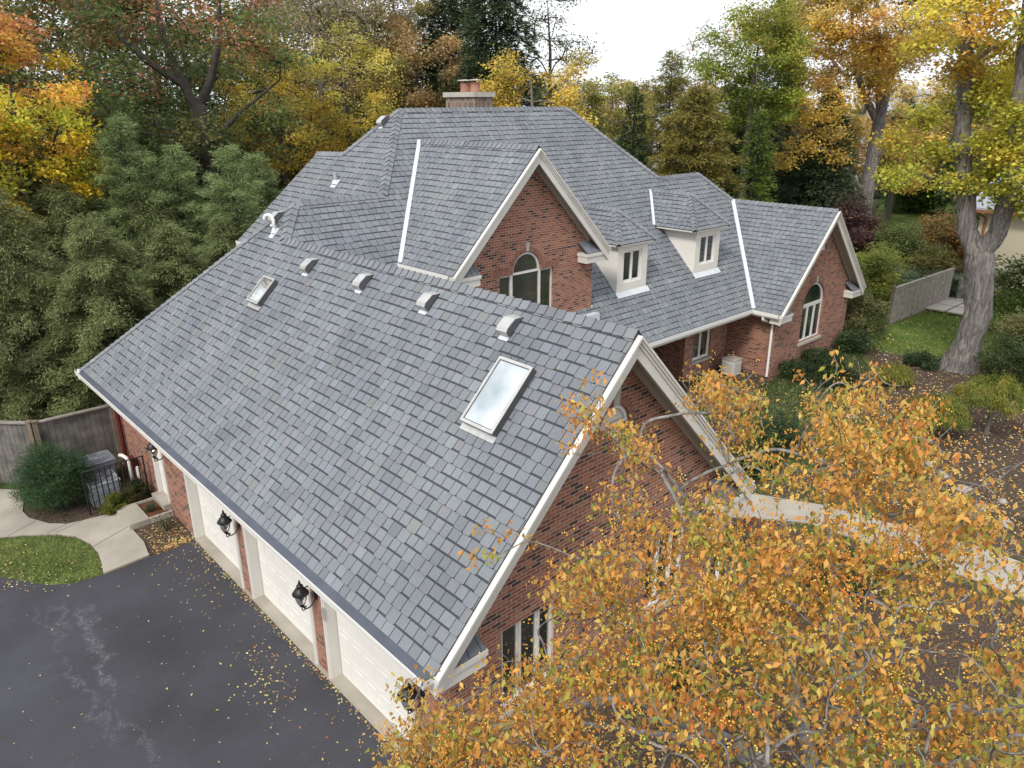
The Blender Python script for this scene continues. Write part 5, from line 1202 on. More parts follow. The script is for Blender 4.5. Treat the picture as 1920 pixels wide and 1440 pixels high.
def conifer(name, label, loc, h, rbase, seed=1, palette=((.025, .045, .022), (.06, .085, .035)), nb=90, per=26, ls=.30, ws=.055, profile=.85, start=.05, droop=.35, up=.15, group=None, cat='conifer', rad=.18, barkm='barkdark', z0=None, tipc=None, broad=1.0, layered=False, lean=(0, 0), bt=.25, fine=1.0, irr=.22, narrow=1.0):
    per = int(per*fine); ls = ls/fine**.45; ws = ws/fine**.5
    rs = np.random.default_rng(seed); z0 = gz(loc[0], loc[1]) if z0 is None else z0
    t = thing(name, label, cat, (loc[0], loc[1], z0), 0, group); mb = MB()
    mb.tube([(0, 0, -.1), (lean[0]*.3, lean[1]*.3, h*.3), (lean[0]*.7, lean[1]*.7, h*.7), (lean[0], lean[1], h*.99)], [rad, rad*.8, rad*.4, .015], 7, cap=False)
    pos = []; al = []; nr = []; L = []; tt = []
    for i in range(nb):
        f = (i+rs.random())/nb; z = h*(start+(1-start)*f**.85); R0 = rbase*((1-(z/h)**1.25)**profile)*rs.uniform(1-irr*1.2, 1+irr*.6)+.12
        if layered: R0 *= .8+.35*math.sin(z*3.1+seed)**2
        a = i*2.4+rs.normal(0, .35); d = np.array([math.cos(a), math.sin(a), 0]); o = np.array([lean[0], lean[1], 0])*z/h+np.array([0, 0, z])
        m_ = max(5, int(per*R0/rbase*1.3)); s = rs.random(m_)**.6; sd = np.array([-d[1], d[0], 0]); wd = rs.normal(0, 1, m_)*(.20+.16*R0)*(1-s*.55)*narrow
        B = o+d*R0*s[:, None]+sd*wd[:, None]+np.array([0, 0, 1])*(up*R0*np.sin(s*2.2)-droop*R0*s**2+rs.normal(0, .06, m_))[:, None]
        if R0 > .5: mb.tube([o, o+d*R0*.5+np.array([0, 0, up*R0*.8-droop*R0*.25]), o+d*R0*.9+np.array([0, 0, up*R0*.9-droop*R0*.8])], [.02+.012*R0, .012+.006*R0, .004], 3, cap=False)
        k = 7; BI = np.repeat(np.arange(m_), k); q = len(BI)
        dirs = d*rs.uniform(.3, 1.1, q)[:, None]+sd*(np.sign(wd[BI])*rs.uniform(-.6, 1.0, q))[:, None]+np.array([0, 0, 1])*rs.normal(.02-droop*.5*s[BI], .34, q)[:, None]
        pos.append(B[BI]+rs.normal(0, .09, (q, 3))*np.array([1, 1, .5])); al.append(dirs); n_ = rs.normal(0, .45, (q, 3)); n_[:, 2] += 1; nr.append(n_); L.append(ls*rs.uniform(.55, 1.25, q)); 
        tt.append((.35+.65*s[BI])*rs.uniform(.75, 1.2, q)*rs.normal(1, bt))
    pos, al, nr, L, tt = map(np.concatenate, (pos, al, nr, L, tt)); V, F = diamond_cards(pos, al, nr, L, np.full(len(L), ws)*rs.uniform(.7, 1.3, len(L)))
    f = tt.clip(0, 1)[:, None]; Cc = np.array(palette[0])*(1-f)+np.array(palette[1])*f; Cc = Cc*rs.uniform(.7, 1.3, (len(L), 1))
    if tipc is not None: m2 = rs.random(len(L)) < tipc[1]; Cc[m2] = np.array(tipc[0])*rs.uniform(.7, 1.2, (m2.sum(), 1))
    mb.build('trunk', M[barkm], t, smooth=True); fast_mesh('crown', V, F, Cc, M['needle'], t); return t

def shrub(name, label, loc, r, h, palette, seed=1, n=5200, size=.075, group=None, cat='shrub', aspect=.55, z0=None, ry=None, lumps=16, needle=False, stems=True, card='diamond', box=False, droop=.1):
    rs = np.random.default_rng(seed); z0 = gz(loc[0], loc[1]) if z0 is None else z0; ry = ry or r
    t = thing(name, label, cat, (loc[0], loc[1], z0), 0, group)
    d = unit(rs.normal(0, 1, (lumps, 3))); d[:, 2] = np.abs(d[:, 2]); C = d*np.array([r*.62, ry*.62, h*.52])*rs.uniform(.75, 1.15, (lumps, 1))+np.array([0, 0, h*.28])
    C = np.vstack([C, rs.uniform(-1, 1, (lumps//2, 3))*np.array([r*.6, ry*.6, h*.15])+np.array([0, 0, h*.25])])
    per = max(3, int(n/len(C)/9)); R0 = np.full(len(C), min(r, ry, h)*.42)*rs.uniform(.7, 1.2, len(C)); P, idx = clumps(C, R0, per, .08, rs, .85); P[:, 2] = np.maximum(P[:, 2], .03)
    pal = np.array(palette); tone = rs.normal(1, .15, len(C)); pk = rs.integers(0, len(pal), len(C)); cols = pal[pk][idx]*tone[idx][:, None]*(.7+.45*(P[:, 2]/h).clip(0, 1))[:, None]
    cols = pal[pk][idx]*tone[idx][:, None]
    foliage('foliage', P, 9, size*.9, size, cols, rs, t, M['needle' if needle else 'leaf'], droop=droop, aspect=aspect, card=card, jitter=.22)
    if stems:
        mb = MB()
        for i in range(0, len(C), 2): c = C[i]; mb.tube([(c[0]*.12, c[1]*.12, 0), (c[0]*.5, c[1]*.5, c[2]*.6), tuple(c)], [.022, .014, .006], 4, cap=False)
        mb.build('stems', M['barkdark'], t)
    return t

# ---------- the crabapple in front of the garage ----------
def crabapple():
    rs = np.random.default_rng(21); t = thing('crabapple_tree', 'orange and gold crabapple tree hung with small fruit in front of the garage gable', 'tree', (6.6, 1.9, 0))
    O = np.array([6.6, 1.9, 0]); A = np.array(CRAB)-O; E_ = np.array(EXTRA)-O; S = np.array(SPRIG)-O
    spine = [([(0, 0, -.2), (0, 0, .4), (.05, .05, 1.5), (0, .1, 2.3)], [.26, .2, .17, .16]),
             ([(0, .1, 2.3), (-.7, .9, 3.6), (-1.7, 1.7, 4.4), (-2.7, 2.1, 4.6)], [.10, .08, .055, .03]),
             ([(0, .1, 2.3), (-.9, -.2, 3.8), (-1.9, -.3, 4.7), (-2.4, -.5, 4.9)], [.09, .07, .04, .02]),
             ([(0, .1, 2.3), (.1, .9, 4.0), (-.4, 1.7, 5.6), (-.7, 2.2, 6.4)], [.09, .065, .038, .018]),
             ([(0, .1, 2.3), (.5, .4, 4.2), (.5, .9, 5.4)], [.085, .055, .02]),
             ([(0, .1, 2.3), (.9, -.9, 3.9), (1.9, -1.9, 5.0), (2.6, -2.4, 5.3)], [.085, .06, .035, .018]),
             ([(0, .1, 2.3), (1.1, .9, 4.3), (2.0, 1.7, 5.5)], [.08, .055, .02]),
             ([(0, .1, 2.3), (-.6, 1.2, 3.4), (-1.9, 2.6, 3.6), (-3.0, 2.8, 3.3)], [.075, .05, .03, .014])]
    C = np.vstack([A, E_]); idx = np.repeat(np.arange(len(C)), 6); st = idx*2+np.tile([0, 0, 0, 1, 1, 1], len(C)); pos = np.tile([.15, .5, 1.0], 2*len(C)); sa = rs.uniform(0, 6.28, 2*len(C)+2)[st]; sl = rs.uniform(.22, .5, 2*len(C)+2)[st]
    sub = C[idx]+np.column_stack([np.cos(sa)*pos*sl*.75, np.sin(sa)*pos*sl*.75, .12-pos**1.5*sl*.8])+rs.normal(0, .05, (len(idx), 3))
    bare = sub[rs.integers(0, len(sub), 1100)]+rs.normal(0, .16, (1100, 3)); tips = np.vstack([sub, S, bare])
    polys = [(p_, [min(x_, .021) if max(r_) < .05 or len(p_) < 3 or r_[0] < .06 else x_ for x_ in r_]) for p_, r_ in grow(spine, tips, .20, .0028, 2.9, .05, 4, cap=.02)]
    polys = [chaikin(p_, r_, 2 if len(p_) > 4 else 1) for p_, r_ in polys]
    wood_mesh('trunk', polys, M['barkpale'], t)
    nlv = 24; P = np.vstack([sub, S]); n = np.concatenate([(nlv*rs.choice([.25, .7, 1.0, 1.3, 1.9], len(sub))).astype(int), np.full(len(S), 16)]); I = np.repeat(np.arange(len(P)), n); k = len(I)
    spd = np.where(I < len(sub), .085, .05)[:, None]
    Q = P[I]+rs.normal(0, 1, (k, 3))*spd*np.array([1, 1, .8]); al = rs.normal(0, .55, (k, 3)); al[:, 2] -= .9; nr = rs.normal(0, .8, (k, 3)); nr[:, 2] += .5
    L = .058*rs.uniform(.6, 1.35, k); V, F = leaf_cards(Q, al, nr, L, L*.50, .20)
    pal = np.array([(.71, .345, .085), (.71, .43, .11), (.69, .52, .13), (.44, .42, .08), (.24, .30, .06), (.62, .22, .065), (.56, .37, .11)])
    far = ((P[:, 1]+O[1])*.22+(P[:, 2])*.22-1.75).clip(-1, 1)      # higher, rear boughs are more orange; lower ones greener
    wts = np.stack([.28+.27*far, .26+0*far, .15-.06*far, .19-.15*far, .09-.07*far, .07+.04*far, .13+0*far], 1).clip(.005, 1); wts /= wts.sum(1, keepdims=True)
    cl = (rs.random(len(P))[:, None] > wts.cumsum(1)).sum(1).clip(0, 6); lf = (rs.random(k)[:, None] > wts[I].cumsum(1)).sum(1).clip(0, 6)
    ch = np.where(rs.random(k) < .62, cl[I], lf); c = pal[ch]*rs.uniform(.7, 1.15, (k, 1)); fast_mesh('crown', V, F, np.repeat(c, 4, 0), M['leaf'], t)
    # fruit: little round apples in bunches
    nb = 16000; J = rs.integers(0, len(sub), nb//4).repeat(4); B = sub[J]+rs.normal(0, .13, (nb//4, 3)).repeat(4, 0)+rs.normal(0, .018, (nb, 3)); r_ = .0075*rs.uniform(.8, 1.25, nb)
    o = np.array([(1, 0, 0), (0, 1, 0), (-1, 0, 0), (0, -1, 0), (0, 0, 1), (0, 0, -1)]); V = (B[:, None]+o[None]*r_[:, None, None]).reshape(-1, 3); f = np.array([(0, 1, 4), (1, 2, 4), (2, 3, 4), (3, 0, 4), (1, 0, 5), (2, 1, 5), (3, 2, 5), (0, 3, 5)])
    F = (np.arange(nb)[:, None, None]*6+f[None]).reshape(-1, 3); c = np.array([(.75, .42, .05), (.72, .30, .04), (.7, .5, .10)])[rs.integers(0, 3, nb)]; fast_mesh('fruit', V, F, np.repeat(c, 8, 0), M['litter'], t, smooth=True)
crabapple()

# ---------- big silver maple on the right ----------
G = [(.2, (.50, .50, .08), 1.0), (.5, (.66, .55, .09), 1.2), (.8, (.72, .54, .10), 1.3), (.9, (.70, .44, .09), .7), (.3, (.58, .55, .08), 1)]
YG = [(.1, (.20, .25, .03), 1), (.45, (.36, .35, .035), 1.2), (.8, (.48, .38, .04), 1.1), (.6, (.42, .30, .04), .5)]
sp = [([(0, 0, -.5), (0, 0, .15), (.04, -.06, .7), (.08, -.12, 1.3), (.06, -.24, 2.3), (.02, -.05, 3.4), (-.02, .1, 4.4)], [.95, .70, .55, .48, .46, .49, .48]),
      ([(-.02, .1, 4.3), (-.2, .65, 5.3), (-.25, .85, 6.4), (-.38, 1.25, 8.0), (-.48, 1.5, 9.8), (-.55, 1.75, 11.9), (-.68, 2.1, 14.2)], [.35, .33, .30, .28, .25, .20, .1]),
      ([(-.02, .1, 4.3), (.0, -.3, 5.3), (-.3, -.45, 6.3), (-.8, -.5, 8.1), (-.85, -.3, 9.8), (-.95, 0, 12.1), (-1, .2, 14.5)], [.35, .32, .28, .25, .21, .14, .08])]
tree('silver_maple_tree', 'huge grey trunked maple with forked trunk and yellow green leaves, standing in the mulch bed', (31.24, 8.6), 17, (.9, -.4, 12.6, 3.6, 3.6, 5.0), sp, G, nclump=96, per=24, leaves=30, size=.135, seed=31, clump_r=.85, spread=.25, barkm='barkbig', droop=.45, aspect=.75, twig=.016, z0=.25, extra=[(-2.2, 2.9, 8.4), (-1.6, 2.3, 9.2), (-1.9, 2.7, 7.2), (-1.2, 1.9, 8.1), (-1.8, 2.6, 11.5), (-1.6, 2.4, 12.6), (-.2, .3, 7.4), (0, 0, 8.4), (.6, -.8, 7.6), (.3, -.6, 6.4), (-.6, 1.2, 7.0), (-.3, .3, 9.4), (.6, -.8, 9.2), (-1.0, -.9, 8.6), (-1.2, -1.2, 7.2), (-.3, -1.4, 6.6)])
# ---------- tall two-leader tree further back ----------
OR = [(.1, (.62, .44, .09), 1), (.3, (.62, .37, .09), .8), (.5, (.60, .46, .13), 1.3), (.8, (.58, .46, .17), 1.5), (.9, (.54, .42, .17), .9)]
sp = [([(0, 0, -.6), (0, 0, .5), (0, 0, 4.1), (0, -.1, 7.8), (0, -.1, 8.3)], [.8, .58, .46, .42, .42]),
      ([(0, -.1, 8.2), (-.5, 1.2, 10.4), (-.8, 1.8, 12.2), (-1.1, 2.4, 15.3)], [.26, .22, .17, .08]), ([(0, -.1, 8.2), (-.2, .4, 11.4), (-.4, 1.0, 14.6), (-.4, 1.1, 17)], [.2, .17, .12, .06]),
      ([(0, -.1, 8.2), (.1, -.3, 11.0), (.2, -.5, 12.9), (.2, -.5, 15.1)], [.30, .27, .2, .08]), ([(0, 0, 3.4), (-.6, 1.3, 5.1), (-1.1, 2.5, 6.6), (-1.7, 3.7, 7.6)], [.18, .14, .1, .05]), ([(0, 0, 2.8), (-.3, .8, 4.4), (-.7, 1.6, 5.1)], [.15, .12, .08])]
tree('tall_autumn_tree', 'tall pale trunked tree with two leaders and yellow orange crown, rising behind the right wing', (55.3, 23.3), 20, (-1.6, 1.6, 14.6, 6.2, 6.2, 4.4), sp, OR, nclump=120, per=20, leaves=22, size=.20, seed=32, clump_r=1.2, spread=.32, barkm='barkbig', z0=.3, droop=.3, extra=[(-7.0, -.2, 8.0), (-7.6, 0, 9.0), (-8.4, .6, 7.0), (-6.6, -.4, 6.4), (-8.0, 1.2, 8.6), (-6.0, 0, 9.8), (-9.0, 1.0, 9.6), (-7.2, .6, 10.6), (-5.4, .4, 7.2), (-8.8, 1.8, 6.2), (-5.0, 1.4, 8.8), (-1.7, 3.7, 7.6), (-2.7, 4.2, 6.8), (-2.2, 3.0, 8.6), (2.5, -.8, 7.2), (2.0, -1.6, 6.2), (1.6, -1.0, 8.4), (3.0, -1.4, 5.2), (2.4, -1.8, 4.4)])
# ---------- right background ----------
GR = [(.2, (.17, .22, .035), 1), (.5, (.25, .31, .05), 1.2), (.8, (.33, .36, .06), 1), (.9, (.45, .40, .08), .6)]
tree('green_maple_tree', 'bright green maple behind the right side of the roof', (43.2, 25.9), 15.5, (0, 0, 11.4, 3.1, 3.1, 3.7), None, GR, 70, 18, 24, .17, .25, 33, .95, .3, 'bark')
tree('orange_maple_tree', 'orange leaved tree beyond the right wing, between the maple trunks', (69.9, 27.3), 11.5, (0, 0, 7.4, 4, 4, 4.2), None, OR, 40, 14, 18, .27, .25, 34, 1.2, .36, 'bark')
tree('orange_maple_tree', 'orange and yellow tree furthest right, seen through the big maple', (75.8, 25.6-3), 12, (0, 0, 7.6, 4, 4, 4.4), None, OR, 40, 14, 18, .28, .25, 35, 1.2, .36, 'bark')
tree('pale_sparse_tree', 'pale thin leaved tree with bare twigs against the white sky', (62.1, 42.0), 16.4, (0, 0, 12.3, 2.7, 2.7, 4.0), None, [(.5, (.50, .38, .22), 1), (.8, (.55, .42, .28), 1)], 36, 12, 7, .13, .2, 36, 1.0, .35, 'bark', twig=.022)
DKG = ((.03, .05, .026), (.085, .115, .055))
for i, (x, y, h, rb, lb, pr) in enumerate([(58.0, 32.6, 18.0, 3.6, 'tall dark spruce rising above the green maple', .8), (50.5, 24.4, 10.6, 3.6, 'dark drooping spruce behind the right wing ridge', .8), (49.4, 30.4, 10.6, 3.2, 'dark spruce between the olive cypress and the tall spruce', .8), (86, 33.5, 10.5, 3.8, 'dark spruce standing beyond the far lawn', .8), (52.5, 26.8, 7.6, 3.0, 'low dark spruce beside the tall pale trunk', .8)]):
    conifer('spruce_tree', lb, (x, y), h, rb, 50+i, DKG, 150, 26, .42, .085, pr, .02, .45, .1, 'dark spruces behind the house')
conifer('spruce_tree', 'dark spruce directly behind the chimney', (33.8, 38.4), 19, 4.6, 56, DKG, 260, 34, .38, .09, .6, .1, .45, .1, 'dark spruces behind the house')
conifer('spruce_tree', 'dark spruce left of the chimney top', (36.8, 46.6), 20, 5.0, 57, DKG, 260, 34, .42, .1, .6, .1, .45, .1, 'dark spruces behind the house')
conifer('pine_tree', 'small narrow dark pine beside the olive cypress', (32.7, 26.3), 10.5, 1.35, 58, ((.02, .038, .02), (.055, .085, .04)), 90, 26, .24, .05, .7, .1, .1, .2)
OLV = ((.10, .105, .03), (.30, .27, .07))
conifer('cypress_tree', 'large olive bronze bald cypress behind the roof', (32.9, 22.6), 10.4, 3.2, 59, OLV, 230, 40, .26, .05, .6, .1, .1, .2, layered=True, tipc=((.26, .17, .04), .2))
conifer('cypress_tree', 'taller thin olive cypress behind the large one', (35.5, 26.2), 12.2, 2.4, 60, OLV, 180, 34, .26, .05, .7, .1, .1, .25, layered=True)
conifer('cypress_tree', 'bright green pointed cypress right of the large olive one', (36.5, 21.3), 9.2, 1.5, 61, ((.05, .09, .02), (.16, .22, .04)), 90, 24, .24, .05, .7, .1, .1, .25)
YL = [(.3, (.60, .43, .08), 1), (.6, (.68, .50, .10), 1.2), (.8, (.55, .46, .10), .7)]
tree('yellow_tree', 'golden yellow tree behind the chimney and main ridge', (31.2, 32.4), 12.4, (0, 0, 9.6, 3.3, 3.3, 2.9), None, YL, 40, 16, 20, .17, .2, 37, .9, .28)
tree('yellow_tree', 'pale yellow green tree right of the chimney ridge end', (45.7, 38.8), 11.8, (0, 0, 8.4, 3.1, 3.1, 3.2), None, [(.3, (.22, .25, .05), 1), (.7, (.40, .36, .09), 1)], 32, 14, 18, .22, .2, 38, 1.0, .3)
tree('thin_green_tree', 'thin tree with sparse small leaves against the sky, above the yellow one', (42.5, 42.3), 18, (0, 0, 14, 3.4, 3.4, 4.2), None, [(.5, (.14, .16, .06), 1), (.8, (.22, .22, .10), 1)], 40, 12, 8, .17, .2, 39, 1.0, .35, 'barkdark', twig=.02)
FP = [[(.5, (.30, .24, .08), 1), (.8, (.36, .27, .08), 1)], [(.5, (.10, .13, .05), 1), (.7, (.16, .18, .07), 1)], [(.5, (.34, .20, .10), 1), (.7, (.38, .28, .12), 1)]]
far = [(117.8, 108.3, 14.2), (143.2, 124.9, 15.0), (138.7, 114.7, 13.6), (157.8, 122.9, 15.2), (153.2, 112.4, 14.2), (122.0, 118.4, 15.0), (140.2, 96.2, 14.0), (104.1, 108.0, 13.6), (113.9, 37.8, 14.2), (106.0, 29.5, 13.6), (96.5, 25.0, 13.9), (128, 100, 12.5), (130, 88, 14), (120, 76, 14), (118, 60, 13), (112, 50, 13), (150, 101, 13.4), (100, 66, 12), (92, 60, 11), (84, 84, 12)]
fl = ['ochre', 'dull green', 'russet']
for i, (x, y, h) in enumerate(far):
    tree('distant_tree', 'distant hazy %s tree on the skyline' % fl[i % 3], (x, y), h, (0, 0, h*.58, 4.6, 4.6, h*.42), None, FP[i % 3], 26, 10, 12, .55, .3, 70+i, 1.6, .6, 'bark', group='distant %s trees on the skyline' % fl[i % 3])
# low treeline that reads as one mass
mx = []
rs_ = np.random.default_rng(5)
# ---------- left background ----------
sp = [([(0, 0, -.3), (0, 0, .6), (.05, 0, 4), (0, 0, 7.0), (-.1, .1, 9.4), (-.15, .15, 9.9)], [.6, .42, .36, .34, .33, .30]),
      ([(-.15, .15, 9.7), (-.6, .3, 10.8), (-1.8, .6, 11.7), (-2.6, .9, 12.6), (-3.2, 1.2, 14)], [.23, .19, .15, .11, .05]), ([(-.15, .15, 9.7), (.5, -.2, 11.1), (1.0, -.5, 12.8), (1.2, -.6, 15)], [.22, .18, .13, .05]),
      ([(-.6, .3, 10.8), (-1.0, .4, 12.2), (-1.2, .6, 14.5)], [.2, .15, .05]), ([(0, 0, 7.4), (-1.5, .6, 8.6), (-3.4, 1.4, 9.2)], [.16, .1, .04]), ([(0, 0, 8.2), (1.4, -.5, 9.6), (3.2, -1.2, 11)], [.15, .1, .04])]
OAK = [(.1, (.09, .13, .045), 1.2), (.4, (.13, .17, .05), 1.4), (.75, (.18, .17, .05), .7), (.9, (.38, .15, .08), 1.3), (1.0, (.46, .20, .11), .8)]
tree('big_oak_tree', 'large dark trunked oak with spreading limbs and reddish top, behind the pines', (13.8, 35.4), 17, (-.4, .1, 12.2, 5.2, 5.0, 4.4), sp, OAK, 60, 15, 20, .17, .45, 40, 1.1, .34, 'barkdark', z0=0, shell=.6)
MP = [(.05, (.66, .52, .05), 1.2), (.3, (.74, .55, .05), 1.5), (.45, (.52, .52, .07), .9), (.7, (.74, .44, .08), 1.1), (.95, (.70, .30, .12), 1.6)]
sp = [([(0, 0, -.2), (0, 0, 2), (-.1, .1, 6.4), (.0, 0, 7.8), (.1, 0, 8.8)], [.32, .28, .2, .19, .17]), ([(.1, 0, 8.6), (-.3, .2, 9.7), (-.9, .5, 10.5)], [.13, .1, .03]), ([(.1, 0, 8.6), (.35, -.15, 9.6), (.5, -.1, 11)], [.13, .09, .03]), ([(0, 0, 7.2), (-.9, .5, 8.0), (-1.6, .9, 8.6)], [.1, .07, .03])]
tree('orange_maple_tree', 'glowing yellow maple with an orange top at the far left edge', (5.3, 30.8), 13.8, (0, 0, 9.9, 2.7, 2.7, 4.0), sp, MP, 76, 18, 24, .13, .2, 41, .7, .2, 'barkdark', card='leaf')
PN = ((.07, .11, .045), (.34, .42, .19))
for i, (x, y, h, rb, lb) in enumerate([(8.3, 28.8, 9.6, 2.2, 'soft green pine left of the oak trunk'), (9.8, 28.4, 8.6, 2.1, 'soft green pine directly below the oak trunk'), (10.9, 26.3, 8.6, 2.1, 'soft green pine nearest the roof edge'), (7.4, 32.1, 8.4, 2.0, 'soft green pine standing behind the others on the left'), (12.9, 28.6, 8.2, 1.9, 'soft green pine beside the rear slope of the house')]):
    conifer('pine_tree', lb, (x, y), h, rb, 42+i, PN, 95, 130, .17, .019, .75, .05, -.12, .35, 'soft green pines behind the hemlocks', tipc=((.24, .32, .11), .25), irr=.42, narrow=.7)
HM = ((.05, .07, .032), (.25, .285, .12))
for i, (x, y, h, rb, lb) in enumerate([(3.9, 26.9, 7.7, 3.1, 'dense hemlock at the left edge above the fence'), (5.9, 25.3, 6.9, 2.6, 'dense dark hemlock in the middle, behind the fence corner'), (8.2, 25.3, 6.4, 2.2, 'low dense hemlock against the garage roof edge'), (1.4, 27.6, 8.0, 3.0, 'hemlock leaving the picture at the left, behind the fence'), (6.1, 29.2, 7.6, 2.8, 'tall hemlock filling the gap behind the front ones'), (8.7, 28.3, 7.2, 2.4, 'hemlock tucked below the soft green pines'), (10.2, 25.9, 6.3, 1.9, 'small hemlock beside the roof hip of the garage')]):
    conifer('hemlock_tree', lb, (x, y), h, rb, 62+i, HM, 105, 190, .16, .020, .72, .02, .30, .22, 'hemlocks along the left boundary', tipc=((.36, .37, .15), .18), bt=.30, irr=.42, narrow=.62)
OC = [(.2, (.54, .35, .06), 1.1), (.5, (.58, .45, .08), 1.2), (.8, (.56, .46, .10), 1), (.4, (.36, .34, .07), .6)]
tree('ochre_tree', 'ochre orange tree left of the roof peak', (18.5, 37.7), 12.3, (0, 0, 9.2, 2.7, 2.7, 3.2), None, OC, 46, 16, 22, .12, .2, 43, .75, .24, 'barkdark')
tree('ochre_tree', 'taller ochre yellow tree just left of the roof peak', (22.0, 36.9), 13.8, (0, 0, 9.8, 2.9, 2.9, 3.9), None, [(.2, (.56, .40, .07), 1), (.6, (.56, .49, .10), 1.3), (.9, (.48, .43, .11), 1)], 52, 16, 22, .12, .22, 44, .75, .24, 'barkdark')
BR = [(.3, (.36, .25, .09), 1), (.7, (.44, .30, .13), 1.2), (.5, (.28, .25, .08), .6)]
tree('brown_tree', 'brown leaved tree between the ochre trees and the chimney', (32.2, 44.8), 16, (0, 0, 11.6, 4.4, 4.4, 4.6), None, BR, 80, 15, 22, .2, .25, 45, 1.0, .32, 'barkdark')
tree('bare_tree', 'grey brown tree nearly bare of leaves above the ochre trees', (25.8, 46.2), 18.5, (0, 0, 13.6, 5.2, 5.2, 5.4), None, [(.5, (.32, .27, .13), 1), (.8, (.40, .33, .18), 1)], 80, 14, 18, .17, .28, 46, 1.2, .4, 'bark', twig=.03)
tree('bare_tree', 'second nearly bare tree further right, behind the brown one', (36.5, 55.0), 20, (0, 0, 14.6, 5.6, 5.6, 6), None, [(.5, (.25, .23, .10), 1), (.8, (.34, .28, .14), 1)], 80, 14, 18, .2, .28, 47, 1.2, .4, 'bark', twig=.03)
DK = [(.2, (.065, .10, .035), 1), (.5, (.095, .13, .045), 1.4), (.8, (.16, .17, .06), 1), (.9, (.34, .27, .08), .6)]
dks = [(11.0, 44.6, 16.8), (5.0, 47.7, 17.8), (23.0, 50.9, 17.6), (29.7, 52.7, 18.5), (-1.3, 40.1, 15.5), (30.0, 60.2, 19.0), (17.5, 46, 16.5), (7.5, 38.5, 13.5), (.8, 34.5, 13.5), (13, 53, 20), (40, 66, 18), (21, 62, 20), (18.5, 43, 9.5), (12.5, 40.5, 10.0), (25, 43.5, 9.5), (7, 33.5, 9.5), (50, 58, 13), (28.5, 40, 7.5), (10, 62, 24), (24, 70, 25), (38, 74, 24), (-2, 56, 22), (46, 62, 20), (18, 58, 22), (-10, 48, 19), (31, 50, 15)]
dk0 = None
for i, (x, y, h) in enumerate(dks):
    tree('dark_tree', 'dark green broadleaf tree in the shaded wood behind the house', (x, y), h, (0, 0, h*.56, 4.4, 4.4, h*.44), None, DK, 60, 12, 17, .25, .3, 100+i, 1.25, .42, 'barkdark', group='dark broadleaf trees of the wood behind')
for i, (x, y, h) in enumerate([(64, 36, 9.5), (60, 40, 9), (72, 20, 9), (80, 12, 10), (66, 8, 8.5), (86, 30, 11), (56, 32, 8), (92, 16, 11)]):
    tree('dark_tree', 'dark green broadleaf tree beyond the far lawn', (x, y), h, (0, 0, h*.5, 4.2, 4.2, h*.48), None, DK, 40, 12, 16, .3, .3, 130+i, 1.3, .45, 'barkdark', group='dark broadleaf trees beyond the far lawn')

# ---------- shrubs ----------
YGS = [(.26, .30, .06), (.34, .36, .08), (.20, .24, .06)]; DGS = [(.045, .075, .03), (.07, .11, .04)]; GGS = [(.15, .20, .12), (.19, .24, .14)]; OLS = [(.17, .19, .07), (.23, .22, .09), (.12, .15, .05)]
shrub('round_hedge', 'large clipped dark green bush beside the curved walkway', (2.95, 20.95), 1.12, 1.95, [(.04, .085, .035), (.055, .11, .042), (.075, .14, .05)], 80, 60000, .045, ry=1.15, lumps=44, aspect=.32, z0=0)
shrub('small_bush', 'small bright green bush at the foot of the railing', (3.92, 19.75), .36, .55, [(.12, .15, .02), (.09, .13, .02), (.18, .19, .03)], 81, 7000, .035, lumps=14, z0=0)
shrub('spreading_bush', 'dark spreading bush between the railing and the side door', (4.55, 19.95), .42, .75, [(.035, .055, .02), (.07, .08, .025), (.10, .09, .03)], 82, 7000, .04, ry=.35, lumps=14, z0=0)
shrub('small_plant', 'small grey green plant growing in the rusty planter', (4.6, 19.0), .16, .32, [(.07, .11, .05), (.05, .09, .035)], 83, 700, .035, lumps=6, z0=.09)
shrub('rose_bush', 'sparse rose bush in the leafy bed by the far garage door', (4.6, 17.95), .32, .55, [(.06, .09, .03), (.11, .12, .04)], 84, 420, .04, lumps=7, z0=0)
shrub('dark_shrub', 'dark shrub at the left edge beyond the walkway', (.9, 23.6), .9, 1.0, DGS, 85, 7000, .05, z0=0)
